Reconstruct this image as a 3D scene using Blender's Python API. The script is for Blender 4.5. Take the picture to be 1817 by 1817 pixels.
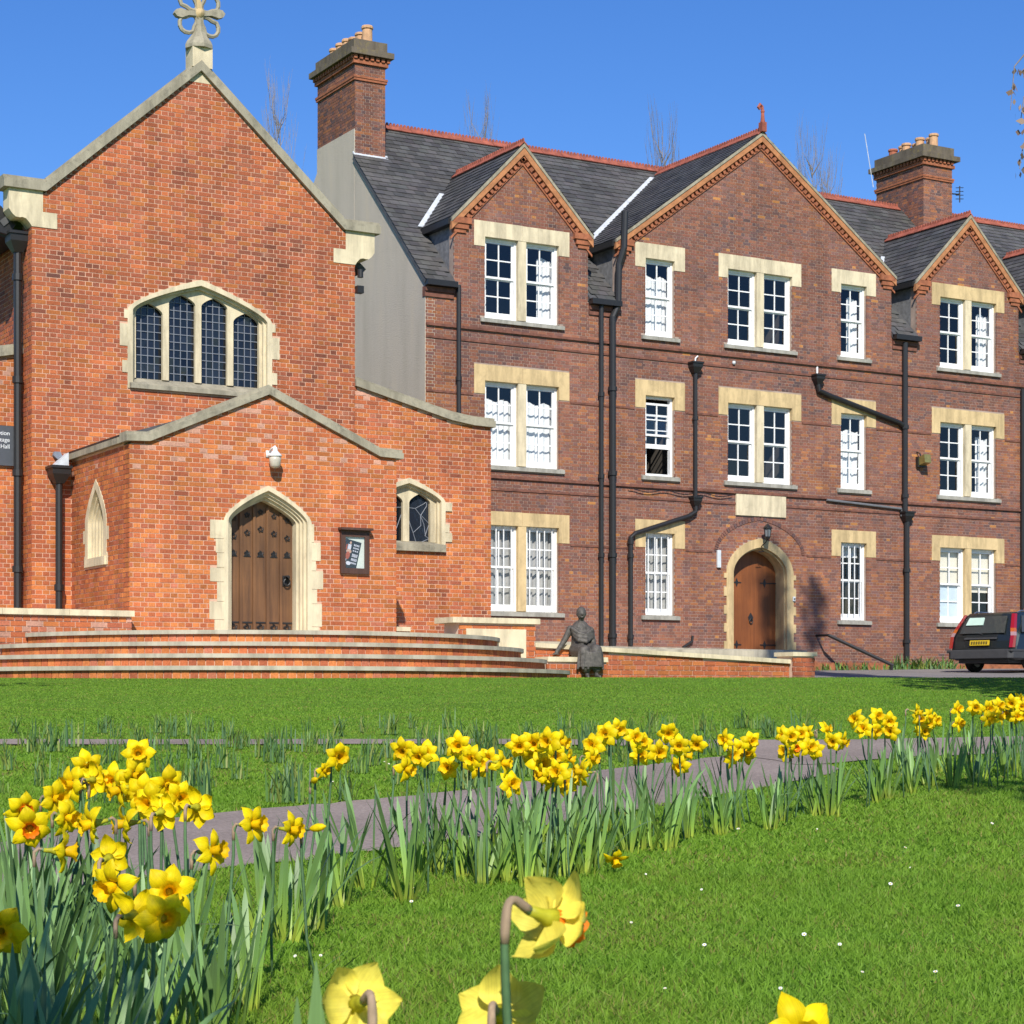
import bpy, bmesh, math, random
import numpy as np
from mathutils import Vector, Matrix, Quaternion
R = math.radians
random.seed(7); rng = np.random.default_rng(11)
for o in list(bpy.data.objects): bpy.data.objects.remove(o, do_unlink=True)
scene = bpy.context.scene
COL = scene.collection

# ------------------------------------------------------------------ camera
F, PCX, HOR, W = 3572.0, 908.5, 1243.0, 1817.0
S30, C30 = 0.5, math.cos(R(30))
cam = bpy.data.cameras.new('camera'); camo = bpy.data.objects.new('camera', cam); COL.objects.link(camo)
camo.location = (0, 0, 0); camo.rotation_euler = (R(90), 0, R(-30))
cam.sensor_width = 36; cam.lens = F / W * 36; cam.shift_y = (HOR - 908.5) / W
cam.dof.use_dof = True; cam.dof.focus_distance = 9.0; cam.dof.aperture_fstop = 32
cam.clip_start = 0.05; cam.clip_end = 3000
scene.camera = camo
# ------------------------------------------------------------------ sky and sun
SUN_EL, SUN_H = 38.0, 62.5      # elevation; heading the light travels towards
world = bpy.data.worlds.new('World'); scene.world = world; world.use_nodes = True
wn = world.node_tree.nodes; wl = world.node_tree.links
sky = wn.new('ShaderNodeTexSky'); sky.sky_type = 'NISHITA'; sky.sun_disc = False
sky.sun_elevation = R(SUN_EL)
sky.sun_rotation = math.atan2(-math.cos(R(SUN_H)), -math.sin(R(SUN_H))) % (2 * math.pi)
sky.air_density = 1.0; sky.dust_density = 0.0; sky.ozone_density = 6.0; sky.altitude = 0
hsv = wn.new('ShaderNodeHueSaturation'); hsv.inputs['Saturation'].default_value = 1.2; hsv.inputs['Hue'].default_value = .512
wl.new(sky.outputs[0], hsv.inputs['Color']); wl.new(hsv.outputs[0], wn['Background'].inputs[0]); wn['Background'].inputs[1].default_value = 0.12
sun = bpy.data.lights.new('sun', 'SUN'); sun.energy = 4.8; sun.angle = R(0.53); sun.color = (1.0, 0.95, 0.86)
suno = bpy.data.objects.new('sun', sun); COL.objects.link(suno)
ldir = Vector((math.cos(R(SUN_EL)) * math.cos(R(SUN_H)), math.cos(R(SUN_EL)) * math.sin(R(SUN_H)), -math.sin(R(SUN_EL))))
suno.rotation_euler = ldir.to_track_quat('-Z', 'Y').to_euler(); suno.location = (-20, -40, 45)
vs = scene.view_settings
vs.view_transform = 'Standard'; vs.look = 'None'; vs.exposure = 0.28; vs.gamma = 1.0; vs.use_curve_mapping = False
scene.cycles.transparent_max_bounces = 10; scene.cycles.max_bounces = 6

# ------------------------------------------------------------------ helpers
def pxdir(px, py):
    u = (px - PCX) / F; v = (HOR - py) / F
    return S30 + C30 * u, C30 - S30 * u, v
def at(px, py, Y):
    dx, dy, dz = pxdir(px, py); t = Y / dy
    return Vector((dx * t, Y, dz * t))
def atx(px, py, X):
    dx, dy, dz = pxdir(px, py); t = X / dx
    return Vector((X, dy * t, dz * t))
def atd(px, py, d):
    dx, dy, dz = pxdir(px, py)
    return Vector((dx * d, dy * d, dz * d))
def dl(d, l):                                   # depth / lateral -> world x, y
    return S30 * d + C30 * l, C30 * d - S30 * l
_gd = np.array([-400, -60, 0, 4, 6.7, 25.75, 32, 40, 47, 54, 80, 400, 1500.])
_gz = np.array([-1.2, -.9, -.72, -.69, -.60, .317, .345, .42, .62, .86, 1.1, 1.5, 2.0])
def gd(d):
    s = 0
    for o in (-1.2, -.6, 0, .6, 1.2): s = s + np.interp(d + o, _gd, _gz)
    return s / 5
def gh(x, y): return float(gd(S30 * x + C30 * y))
def hit(px, py):                                # pixel -> point on the ground
    lo, hi = 1.0, 200.0
    dx, dy, dz = pxdir(px, py)
    for _ in range(60):
        m = (lo + hi) / 2
        if dz * m > gd(m): lo = m
        else: hi = m
    return Vector((dx * lo, dy * lo, float(gd(lo))))

def link(o, parent=None):
    COL.objects.link(o)
    if parent is not None: o.parent = parent
    return o
def tag(o, label=None, cat=None, group=None, kind=None):
    if label: o['label'] = label
    if cat: o['category'] = cat
    if group: o['group'] = group
    if kind: o['kind'] = kind
    return o
def empty(name, loc=(0, 0, 0), rz=0.0, label=None, cat=None, group=None):
    o = bpy.data.objects.new(name, None); o.empty_display_size = .2
    COL.objects.link(o); o.location = loc; o.rotation_euler = (0, 0, rz)
    return tag(o, label, cat, group)
class MB:
    def __init__(s): s.v = []; s.f = []; s.c = []
    def add(s, vs, fs, col=None):
        b = len(s.v); s.v += [tuple(p) for p in vs]; s.f += [tuple(i + b for i in f) for f in fs]
        if col is not None: s.c += [col] * len(vs)
        return s
    def box(s, x0, x1, y0, y1, z0, z1, col=None):
        return s.add([(x0,y0,z0),(x1,y0,z0),(x1,y1,z0),(x0,y1,z0),(x0,y0,z1),(x1,y0,z1),(x1,y1,z1),(x0,y1,z1)],
            [(0,3,2,1),(4,5,6,7),(0,1,5,4),(1,2,6,5),(2,3,7,6),(3,0,4,7)], col)
    def prism(s, pts, y0, y1, col=None):        # pts (x, z) counter-clockwise seen from -y
        n = len(pts)
        vs = [(x, y0, z) for x, z in pts] + [(x, y1, z) for x, z in pts]
        fs = [tuple(range(n)), tuple(range(2*n-1, n-1, -1))]
        fs += [(i, i + n, (i+1) % n + n, (i+1) % n) for i in range(n)]
        return s.add(vs, fs, col)
    def prismx(s, pts, x0, x1, col=None):       # pts (y, z)
        n = len(pts)
        vs = [(x0, y, z) for y, z in pts] + [(x1, y, z) for y, z in pts]
        fs = [tuple(range(n)), tuple(range(2*n-1, n-1, -1))] + [(i, i + n, (i+1) % n + n, (i+1) % n) for i in range(n)]
        return s.add(vs, fs, col)
    def prismz(s, pts, z0, z1, col=None):       # pts (x, y)
        n = len(pts)
        vs = [(x, y, z0) for x, y in pts] + [(x, y, z1) for x, y in pts]
        fs = [tuple(range(n)), tuple(range(2*n-1, n-1, -1))] + [(i, i + n, (i+1) % n + n, (i+1) % n) for i in range(n)]
        return s.add(vs, fs, col)
    def slab(s, a, b, c, d, t):                 # thick quad a,b,c,d, thickness t along -normal
        a, b, c, d = map(Vector, (a, b, c, d)); n = (b - a).cross(d - a).normalized() * t
        return s.add([a, b, c, d, a-n, b-n, c-n, d-n], [(0,1,2,3),(7,6,5,4),(0,4,5,1),(1,5,6,2),(2,6,7,3),(3,7,4,0)])
    def tube(s, pts, r, n=8, caps=True, col=None):
        pts = [Vector(p) for p in pts]; m = len(pts)
        rs = r if isinstance(r, (list, tuple)) else [r] * m
        vs = []; up = None
        for i, p in enumerate(pts):
            t = (pts[min(i+1, m-1)] - pts[max(i-1, 0)])
            t = t.normalized() if t.length > 1e-9 else Vector((0, 0, 1))
            if up is None:
                up = Vector((0, 0, 1)) if abs(t.z) < .9 else Vector((1, 0, 0))
            a = t.cross(up)
            if a.length < 1e-6: a = t.orthogonal()
            a.normalize(); b = t.cross(a).normalized(); up = -b if False else a.cross(t).normalized()
            for k in range(n):
                th = 2 * math.pi * k / n
                vs.append(p + (a * math.cos(th) + up * math.sin(th)) * rs[i])
        fs = []
        for i in range(m - 1):
            for k in range(n):
                fs.append((i*n+k, i*n+(k+1) % n, (i+1)*n+(k+1) % n, (i+1)*n+k))
        if caps: fs += [tuple(range(n-1, -1, -1)), tuple(range((m-1)*n, m*n))]
        return s.add(vs, fs, col)
    def lathe(s, prof, c=(0, 0, 0), n=16, caps=True):       # prof (r, z)
        vs = []; fs = []
        for r, z in prof:
            for k in range(n):
                th = 2*math.pi*k/n; vs.append((c[0]+r*math.cos(th), c[1]+r*math.sin(th), c[2]+z))
        for i in range(len(prof)-1):
            for k in range(n): fs.append((i*n+k, i*n+(k+1) % n, (i+1)*n+(k+1) % n, (i+1)*n+k))
        if caps: fs += [tuple(range(n-1, -1, -1)), tuple(range((len(prof)-1)*n, len(prof)*n))]
        return s.add(vs, fs)
    def ring(s, outer, inner, y0, y1):          # band between two polylines (x, z) of equal length
        n = len(outer)
        vs = [(x, y0, z) for x, z in outer] + [(x, y0, z) for x, z in inner] + [(x, y1, z) for x, z in outer] + [(x, y1, z) for x, z in inner]
        fs = []
        for i in range(n - 1):
            fs += [(i, i+1, n+i+1, n+i), (2*n+i, 3*n+i, 3*n+i+1, 2*n+i+1), (i, 2*n+i, 2*n+i+1, i+1), (n+i, n+i+1, 3*n+i+1, 3*n+i)]
        fs += [(0, n, 3*n, 2*n), (n-1, 3*n-1, 4*n-1, 2*n-1)]
        return s.add(vs, fs)
    def mesh(s, name, mat=None, smooth=False):
        me = bpy.data.meshes.new(name); me.from_pydata(s.v, [], s.f); me.update()
        bm = bmesh.new(); bm.from_mesh(me); bmesh.ops.recalc_face_normals(bm, faces=bm.faces); bm.to_mesh(me); bm.free()
        if s.c and len(s.c) == len(s.v):
            a = me.color_attributes.new('bc', 'FLOAT_COLOR', 'POINT')
            a.data.foreach_set('color', np.array([(c[0], c[1], c[2], 1.0) for c in s.c], dtype=np.float32).ravel())
        if mat: me.materials.append(mat)
        if smooth:
            for p in me.polygons: p.use_smooth = True
        return me
    def build(s, name, mat, parent=None, smooth=False, bevel=0):
        o = bpy.data.objects.new(name, s.mesh(name, mat, smooth)); link(o, parent)
        if bevel:
            m = o.modifiers.new('bevel', 'BEVEL'); m.width = bevel; m.segments = 1; m.limit_method = 'ANGLE'
        return o
def box(x0, x1, y0, y1, z0, z1): return MB().box(x0, x1, y0, y1, z0, z1)

# ------------------------------------------------------------------ materials
def newmat(name):
    m = bpy.data.materials.new(name); m.use_nodes = True
    nt = m.node_tree; return m, nt, nt.nodes['Principled BSDF']
def mixcol(nt, fac, a, b, blend='MIX'):
    n = nt.nodes.new('ShaderNodeMix'); n.data_type = 'RGBA'; n.blend_type = blend
    for sock, val in ((n.inputs[0], fac), (n.inputs[6], a), (n.inputs[7], b)):
        if hasattr(val, 'node'): nt.links.new(val, sock)
        elif isinstance(val, (int, float)): sock.default_value = val
        else: sock.default_value = (*val, 1)
    return n.outputs[2]
def noise(nt, scale, detail=3, rough=.55, vec=None, dim=None, dist=0):
    n = nt.nodes.new('ShaderNodeTexNoise'); n.inputs['Scale'].default_value = scale
    n.inputs['Detail'].default_value = detail; n.inputs['Roughness'].default_value = rough
    n.inputs['Distortion'].default_value = dist
    if vec is not None: nt.links.new(vec, n.inputs['Vector'])
    return n.outputs[0]
def ramp(nt, fac, stops):
    n = nt.nodes.new('ShaderNodeValToRGB'); nt.links.new(fac, n.inputs[0])
    e = n.color_ramp.elements
    while len(e) < len(stops): e.new(.5)
    for i, (p, c) in enumerate(stops):
        e[i].position = p; e[i].color = (*c, 1) if not isinstance(c, (int, float)) else (c, c, c, 1)
    return n.outputs[0]
def geo(nt): return nt.nodes.new('ShaderNodeNewGeometry').outputs['Position']
def vmul(nt, vec, s):
    n = nt.nodes.new('ShaderNodeVectorMath'); n.operation = 'MULTIPLY'; nt.links.new(vec, n.inputs[0]); n.inputs[1].default_value = s
    return n.outputs[0]
def bump(nt, bs, h, strength=.3, dist=.01):
    n = nt.nodes.new('ShaderNodeBump'); n.inputs['Strength'].default_value = strength; n.inputs['Distance'].default_value = dist
    nt.links.new(h, n.inputs['Height']); nt.links.new(n.outputs[0], bs.inputs['Normal'])
def plain(name, c, rough=.6, var=.25, scale=6.0, metal=0.0, spec=.5, bmp=.15, c2=None, stops=(.35, .65)):
    m, nt, bs = newmat(name); pos = geo(nt)
    nz = noise(nt, scale, 5, .6, pos)
    lo = c2 if c2 else tuple(x * (1 - var) for x in c)
    col = ramp(nt, nz, [(stops[0], lo), (stops[1], c)])
    nt.links.new(col, bs.inputs['Base Color'])
    bs.inputs['Roughness'].default_value = rough; bs.inputs['Metallic'].default_value = metal
    bs.inputs['Specular IOR Level'].default_value = spec
    if bmp: bump(nt, bs, noise(nt, scale * 8, 4, .6, pos), bmp, .01)
    return m
def attr_mat(name, rough=.85, var=.3, scale=40, spec=.25, bmp=.35):
    m, nt, bs = newmat(name); pos = geo(nt)
    a = nt.nodes.new('ShaderNodeAttribute'); a.attribute_name = 'bc'
    nz = ramp(nt, noise(nt, scale, 4, .65, pos), [(.3, 1 - var), (.7, 1 + var * .6)])
    big = ramp(nt, noise(nt, .55, 4, .6, pos), [(.3, .8), (.7, 1.12)])
    col = mixcol(nt, 1.0, mixcol(nt, 1.0, a.outputs['Color'], nz, 'MULTIPLY'), big, 'MULTIPLY')
    st = ramp(nt, noise(nt, 1.0, 6, .65, vmul(nt, pos, (1.5, 1.5, .22))), [(.32, .76), (.54, 1.02)])
    col = mixcol(nt, 1.0, col, st, 'MULTIPLY')
    ef = ramp(nt, noise(nt, 1.7, 7, .75, pos), [(.62, 0.0), (.80, .34)])
    col = mixcol(nt, ef, col, (.50, .36, .29))
    nt.links.new(col, bs.inputs['Base Color']); bs.inputs['Roughness'].default_value = rough
    bs.inputs['Specular IOR Level'].default_value = spec
    if bmp: bump(nt, bs, noise(nt, 90, 3, .6, pos), bmp, .006)
    return m
M = {}
M['brick'] = attr_mat('brick_clay')
M['mortar_warm'] = plain('mortar_warm', (.70, .44, .31), .95, .28, 2.5, spec=.1, bmp=.3)
M['mortar_old'] = plain('mortar_old', (.43, .325, .265), .95, .3, 2.5, spec=.1, bmp=.3)
M['mortar_pale'] = plain('mortar_pale', (.72, .52, .40), .95, .2, 3, spec=.1, bmp=.3)
def stone_mat(name, c, dark, grime=.5):
    m, nt, bs = newmat(name); pos = geo(nt)
    a = ramp(nt, noise(nt, 2.2, 6, .65, pos), [(.3, tuple(x*.82 for x in c)), (.7, c)])
    g = ramp(nt, noise(nt, 5.5, 8, .7, pos, dist=.6), [(.52, 0.0), (.72, grime)])
    st = ramp(nt, noise(nt, 1.6, 6, .7, vmul(nt, pos, (2.4, 2.4, .4))), [(.36, .66), (.58, 1.0)])
    nt.links.new(mixcol(nt, 1.0, mixcol(nt, g, a, dark), st, 'MULTIPLY'), bs.inputs['Base Color'])
    bs.inputs['Roughness'].default_value = .9; bs.inputs['Specular IOR Level'].default_value = .2
    bump(nt, bs, noise(nt, 60, 5, .65, pos), .3, .006)
    return m
M['stone'] = stone_mat('cream_limestone', (.76, .65, .44), (.46, .38, .24), .4)
M['stone_gold'] = stone_mat('golden_stone', (.70, .52, .27), (.40, .30, .16), .55)
M['stone_grey'] = stone_mat('weathered_stone', (.40, .36, .265), (.16, .15, .12), .8)
M['sill'] = stone_mat('grey_sill_stone', (.42, .40, .34), (.22, .21, .18), .5)
M['tread'] = stone_mat('tread_stone', (.52, .47, .36), (.30, .27, .2), .4)
def coat(name, c, rough=.45, spec=.5): return plain(name, c, rough, .12, 9, spec=spec, bmp=.05)
M['white'] = coat('white_paint', (.86, .86, .84), .4)
M['black'] = coat('black_iron_paint', (.018, .017, .017), .45)
M['lead'] = plain('lead_flashing', (.62, .65, .68), .5, .25, 9)
M['leadcame'] = plain('lead_came', (.20, .22, .26), .55, .2, 20)
def slate_mat():
    m, nt, bs = newmat('slate'); pos = geo(nt)
    a = nt.nodes.new('ShaderNodeAttribute'); a.attribute_name = 'bc'
    w = ramp(nt, noise(nt, 1.1, 6, .7, vmul(nt, pos, (.5, 1, 2.2))), [(.48, 0.0), (.75, .55)])
    c = mixcol(nt, w, a.outputs['Color'], (.17, .16, .15))
    g = ramp(nt, noise(nt, .5, 4, .6, pos), [(.55, 0.0), (.8, .35)])
    nt.links.new(mixcol(nt, g, c, (.09, .085, .05)), bs.inputs['Base Color'])
    bs.inputs['Roughness'].default_value = .62; bump(nt, bs, noise(nt, 45, 3, .6, pos), .25, .006); return m
M['slate'] = slate_mat()
M['slateplain'] = plain('plain_slate', (.085, .085, .088), .7, .3, 5)
M['cheekgrey'] = plain('slate_hung_grey', (.20, .20, .205), .7, .4, 9)
M['ridge'] = plain('red_ridge_clay', (.40, .11, .065), .8, .45, 5)
M['terracotta'] = plain('buff_terracotta', (.62, .36, .19), .85, .3, 6)
M['pot_red'] = plain('red_terracotta', (.46, .15, .08), .85, .3, 6)
M['moulded'] = plain('moulded_brick', (.40, .135, .06), .85, .45, 7)
M['moulded_dark'] = plain('darkened_moulded_brick', (.215, .085, .055), .85, .5, 7)  # darker brick for the courses, with their shadow lines put into the colour
M['orange_brick'] = plain('orange_rubbed_brick', (.50, .21, .085), .85, .35, 6)
def render_mat():
    m, nt, bs = newmat('cement_render'); pos = geo(nt)
    st = ramp(nt, noise(nt, 1.5, 5, .6, vmul(nt, pos, (1, .9, .16))), [(.3, (.43, .375, .29)), (.55, (.50, .435, .345)), (.8, (.55, .46, .33))])
    nt.links.new(st, bs.inputs['Base Color']); bs.inputs['Roughness'].default_value = .95
    bump(nt, bs, noise(nt, 40, 6, .7, pos), .6, .02); return m
M['render'] = render_mat()
def wood_mat(name, c, d, axis=(14, 14, .8)):
    m, nt, bs = newmat(name); pos = geo(nt)
    n1 = noise(nt, 1.0, 6, .65, vmul(nt, pos, axis), dist=.4)
    big = ramp(nt, noise(nt, 1.3, 3, .5, pos), [(.3, .75), (.7, 1.15)])
    nt.links.new(mixcol(nt, 1.0, ramp(nt, n1, [(.3, d), (.7, c)]), big, 'MULTIPLY'), bs.inputs['Base Color'])
    bs.inputs['Roughness'].default_value = .55; bump(nt, bs, n1, .2, .004); return m
M['oak'] = wood_mat('oak', (.205, .095, .036), (.085, .04, .018))
M['door_red'] = wood_mat('varnished_door', (.27, .085, .020), (.17, .05, .013), (10, 10, .5))
M['darkwood'] = wood_mat('dark_wood', (.10, .045, .03), (.05, .025, .018))
M['iron'] = plain('wrought_iron', (.02, .02, .021), .5, .3, 20)
def glass_mat(name, tint=(.95, .96, .97), k=.07):
    m, nt, bs = newmat(name); nt.nodes.remove(bs)
    tr = nt.nodes.new('ShaderNodeBsdfTransparent'); tr.inputs[0].default_value = (*tint, 1)
    gl = nt.nodes.new('ShaderNodeBsdfGlossy'); gl.inputs['Roughness'].default_value = .02
    mx = nt.nodes.new('ShaderNodeMixShader')
    mx.inputs[0].default_value = k
    nt.links.new(tr.outputs[0], mx.inputs[1]); nt.links.new(gl.outputs[0], mx.inputs[2])
    nt.links.new(mx.outputs[0], nt.nodes['Material Output'].inputs[0]); return m
M['glass'] = glass_mat('window_glass')
def dark_glass(name, c, rough=.08):
    m, nt, bs = newmat(name); pos = geo(nt)
    oi = nt.nodes.new('ShaderNodeObjectInfo')
    nt.links.new(ramp(nt, oi.outputs['Random'], [(0, tuple(x*.4 for x in c)), (1, tuple(x*1.5 for x in c))]), bs.inputs['Base Color'])
    bs.inputs['Roughness'].default_value = rough; bs.inputs['Specular IOR Level'].default_value = .5
    bump(nt, bs, noise(nt, 9, 2, .5, pos), .12, .02); return m
M['leaded'] = dark_glass('leaded_glass', (.012, .015, .022))
M['curtain'] = plain('white_net_curtain', (.80, .81, .80), .9, .1, 5, bmp=.1)
M['drape'] = plain('grey_drape', (.42, .41, .39), .9, .25, 5, bmp=.1)
M['blind'] = plain('cream_blind', (.76, .71, .58), .9, .06, 3, bmp=.03)
M['frost'] = plain('frosted_film', (.62, .72, .77), .4, .12, 3, bmp=.02)
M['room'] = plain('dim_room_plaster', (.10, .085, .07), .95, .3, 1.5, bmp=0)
M['bronze'] = plain('weathered_bronze', (.125, .112, .096), .6, .4, 18, metal=.15, c2=(.06, .054, .047), bmp=.5)
# ------------------------------------------------------------------ brick engine
PAL_RED = [(0.515,0.145,0.053),(0.456,0.126,0.050),(0.397,0.112,0.050),(0.327,0.095,0.050),(0.247,0.080,0.047),(0.184,0.073,0.053),(0.595,0.194,0.060),(0.496,0.160,0.087),(0.555,0.291,0.205),(0.466,0.150,0.046),(0.426,0.121,0.060),(0.357,0.116,0.061)]
PAL_OLD = [(0.230,0.104,0.073),(0.198,0.095,0.073),(0.166,0.089,0.078),(0.276,0.113,0.067),(0.350,0.138,0.061),(0.129,0.079,0.076),(0.253,0.102,0.069),(0.461,0.199,0.064),(0.221,0.108,0.089),(0.305,0.131,0.081)]
def n2(u, z, s=1.0):
    u *= s; z *= s
    return .5 + .25 * (math.sin(u*1.7 + 2.1*math.sin(z*1.1 + .4)) + math.sin(z*2.3 + 1.7*math.sin(u*.9 + 1.3)))
class Wall:
    def __init__(s, O, U, N): s.O, s.U, s.N = Vector(O), Vector(U), Vector(N); s.b = []; s.obj = None
    def P(s, u, dep, v): return s.O + s.U * u - s.N * dep + Vector((0, 0, v))
    def xf(s, mb):
        mb.v = [tuple(s.P(*p)) for p in mb.v]; return mb
    def bricks(s, z0, z1, ext, cuts, pal, ch=.0715, L=.228, j=.012, ph=0.0, pick=None):
        n = int(round((z1 - z0) / ch))
        for r in range(n):
            v0 = z0 + r*ch + j/2; v1 = z0 + (r+1)*ch - j/2; mid = (v0+v1)/2
            e = ext(mid)
            if e is None or e[1] - e[0] < .04: continue
            hdr = r % 2 == 1; w = L/2 if hdr else L
            k0 = math.floor((e[0] - ph) / w) - 1; k1 = math.ceil((e[1] - ph) / w) + 1
            cs = [(a, b) for a, b, c, d in cuts if c <= mid < d and b > e[0] and a < e[1]]
            off = w/2 if hdr else 0
            for k in range(k0, k1 + 1):
                segs = [(max(e[0], ph + off + k*w + j/2), min(e[1], ph + off + (k+1)*w - j/2))]
                for a, b in cs:
                    ns = []
                    for p, q in segs:
                        if b <= p or a >= q: ns.append((p, q))
                        else:
                            if a - p > .02: ns.append((p, a))
                            if q - b > .02: ns.append((b, q))
                    segs = ns
                for p, q in segs:
                    if q - p > .02:
                        s.b.append((p, q, v0, v1, pick((p+q)/2, mid, hdr), (q-p) > L - j - .002))
        return s
def solid(wall, z0, z1, ul, ur, cuts, dep0=.0035, th=.24, mb=None):
    mb = mb or MB()
    zs = sorted({z0, z1, *[c for a, b, c, d in cuts if z0 < c < z1], *[d for a, b, c, d in cuts if z0 < d < z1]})
    for a, b in zip(zs, zs[1:]):
        if b - a < 1e-4: continue
        m = (a+b)/2; segs = [(ul, ur)]
        for p, q, c, d in cuts:
            if c <= m < d:
                ns = []
                for s0, s1 in segs:
                    if q <= s0 or p >= s1: ns.append((s0, s1))
                    else:
                        if p > s0: ns.append((s0, p))
                        if q < s1: ns.append((q, s1))
                segs = ns
        for s0, s1 in segs: mb.box(s0, s1, dep0, th, a, b)
    return mb
def tud(t, k): t = min(1, abs(t)); return k*(1-t) + (1-k)*math.sqrt(max(0, 1-t*t))
def arch_pts(cx, base, half, spring, rise, k, n=28):
    pts = [(cx-half, base)]
    for i in range(n+1):
        th = math.pi * (1 - i/n); t = math.cos(th)
        pts.append((cx + half*t, spring + rise*tud(t, k)))
    pts.append((cx+half, base)); return pts
def arch_cuts(cx, base, half, spring, rise, k, step=.024):
    cu = [(cx-half, cx+half, base, spring)]; z = spring
    while z < spring + rise - .002:
        lo, hi = 0.0, 1.0                                   # half width at height z
        for _ in range(30):
            m = (lo+hi)/2
            if spring + rise*tud(m, k) > z: lo = m
            else: hi = m
        cu.append((cx-half*lo, cx+half*lo, z, min(z+step, spring+rise))); z += step
    return cu
_bm = {}
def brick_mesh(L, hgt, pal, ci):
    key = (round(L, 4), round(hgt, 4), pal, ci)
    if key not in _bm:
        c = (PAL_RED if pal == 'r' else PAL_OLD)[ci]
        mb = MB(); mb.box(-L/2, L/2, 0, .03, -hgt/2, hgt/2, c); _bm[key] = mb.mesh('brick', M['brick'])
    return _bm[key]
def lay_bricks(walls, pal, limit=300):
    """first the biggest bricks in view as single parts, the rest joined as one part of their wall"""
    P = PAL_RED if pal == 'r' else PAL_OLD
    cand = []
    for wi, w in enumerate(walls):
        for bi, b in enumerate(w.b):
            if not b[5]: continue
            p = w.P((b[0]+b[1])/2, 0, (b[2]+b[3])/2); d = S30*p.x + C30*p.y
            px = PCX + F*(C30*p.x - S30*p.y)/d; py = HOR - F*p.z/d
            if not (8 < px < 1809 and py > 8) or w.hide(px, py): continue
            f = max(0, -(w.N.dot(p)) / p.length)
            cand.append((f / d / d, wi, bi))
    cand.sort(reverse=True); pick = {(w, b) for _, w, b in cand[:limit]}
    for wi, w in enumerate(walls):
        rest = []
        ang = math.atan2(w.U.y, w.U.x)
        for bi, b in enumerate(w.b):
            if (wi, bi) in pick:
                o = bpy.data.objects.new('brick', brick_mesh(b[1]-b[0], b[3]-b[2], pal, b[4])); link(o, w.obj)
                o.location = w.P((b[0]+b[1])/2, -random.random()*.003, (b[2]+b[3])/2); o.rotation_euler = (0, 0, ang)
            else: rest.append(b)
        if not rest: continue
        A = np.array([(b[0], b[1], b[2], b[3]) for b in rest]); n = len(A); cc = np.array([P[b[4]] for b in rest])
        dep = -rng.random(n)*.0035
        L = np.zeros((n, 8, 3))
        for i, (a, v, dd) in enumerate([(0,2,0),(1,2,0),(1,3,0),(0,3,0),(0,2,1),(1,2,1),(1,3,1),(0,3,1)]):
            L[:, i, 0] = A[:, a]; L[:, i, 2] = A[:, v]; L[:, i, 1] = .03 if dd else dep
        O, U, N = np.array(w.O), np.array(w.U), np.array(w.N)
        Wd = O + L[..., 0:1]*U - L[..., 1:2]*N + L[..., 2:3]*np.array((0, 0, 1.0))
        fb = np.array([(0,1,2,3),(0,4,5,1),(1,5,6,2),(2,6,7,3),(3,7,4,0)])
        Fc = (np.arange(n)[:, None, None]*8 + fb).reshape(-1, 4)
        me = bpy.data.meshes.new('brickwork'); me.from_pydata(Wd.reshape(-1, 3), [], Fc); me.update()
        at_ = me.color_attributes.new('bc', 'FLOAT_COLOR', 'POINT')
        jit = 1 + (rng.random((n, 1)) - .5)*.28
        c4 = np.ones((n, 8, 4), dtype=np.float32); c4[..., :3] = (cc*jit)[:, None, :]
        at_.data.foreach_set('color', c4.ravel()); me.materials.append(M['brick'])
        o = bpy.data.objects.new('brickwork', me); link(o, w.obj); o['kind'] = 'stuff'
Wall.hide = lambda s, px, py: False
def slates(name, parent, P0, U, S, ulen, slen, keep, gauge=.2, wid=.26, base=(.070,.067,.064), kind='stuff', lift=.02):
    P0, U, S = Vector(P0), Vector(U).normalized(), Vector(S).normalized(); N = U.cross(S).normalized()
    if N.z < 0 and abs(N.z) > .05: N = -N
    mb = MB(); rows = int(slen/gauge) + 1
    for r in range(rows):
        for k in range(-1, int(ulen/wid) + 2):
            u0 = (k + (r % 2)*.5)*wid + .003; u1 = min(u0 + wid - .006, ulen); u0 = max(u0, 0.0); s0 = r*gauge + random.uniform(-.008, .008); s1 = s0 + gauge*1.04
            if u1 - u0 < .03: continue
            if not keep((u0+u1)/2, (s0+s1)/2): continue
            h = lift + random.uniform(0, .008)
            f = random.uniform(.7, 1.3); c = tuple(x*f*random.uniform(.96, 1.04) for x in base)
            a = P0 + U*u0 + S*s0; b = P0 + U*u1 + S*s0; d = P0 + U*u1 + S*s1; e = P0 + U*u0 + S*s1
            mb.add([a + N*h, b + N*h, d + N*.006, e + N*.006, a, b], [(0,1,2,3), (4,5,1,0)], c)
    me = bpy.data.meshes.new(name); me.from_pydata(mb.v, [], mb.f); me.update()
    a = me.color_attributes.new('bc', 'FLOAT_COLOR', 'POINT')
    a.data.foreach_set('color', np.array([(*c, 1.0) for c in mb.c], dtype=np.float32).ravel()); me.materials.append(M['slate'])
    o = bpy.data.objects.new(name, me); link(o, parent); o['kind'] = kind
    return o
def pipe(parent, pts, r=.05, mat='black', name='drainpipe', collars=(), n=10):
    mb = MB(); mb.tube(pts, r, n)
    for p in collars: mb.tube([(p[0], p[1], p[2]-.05), (p[0], p[1], p[2]+.05)], r*1.35, n)
    return mb.build(name, M[mat], parent, smooth=False)
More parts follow.
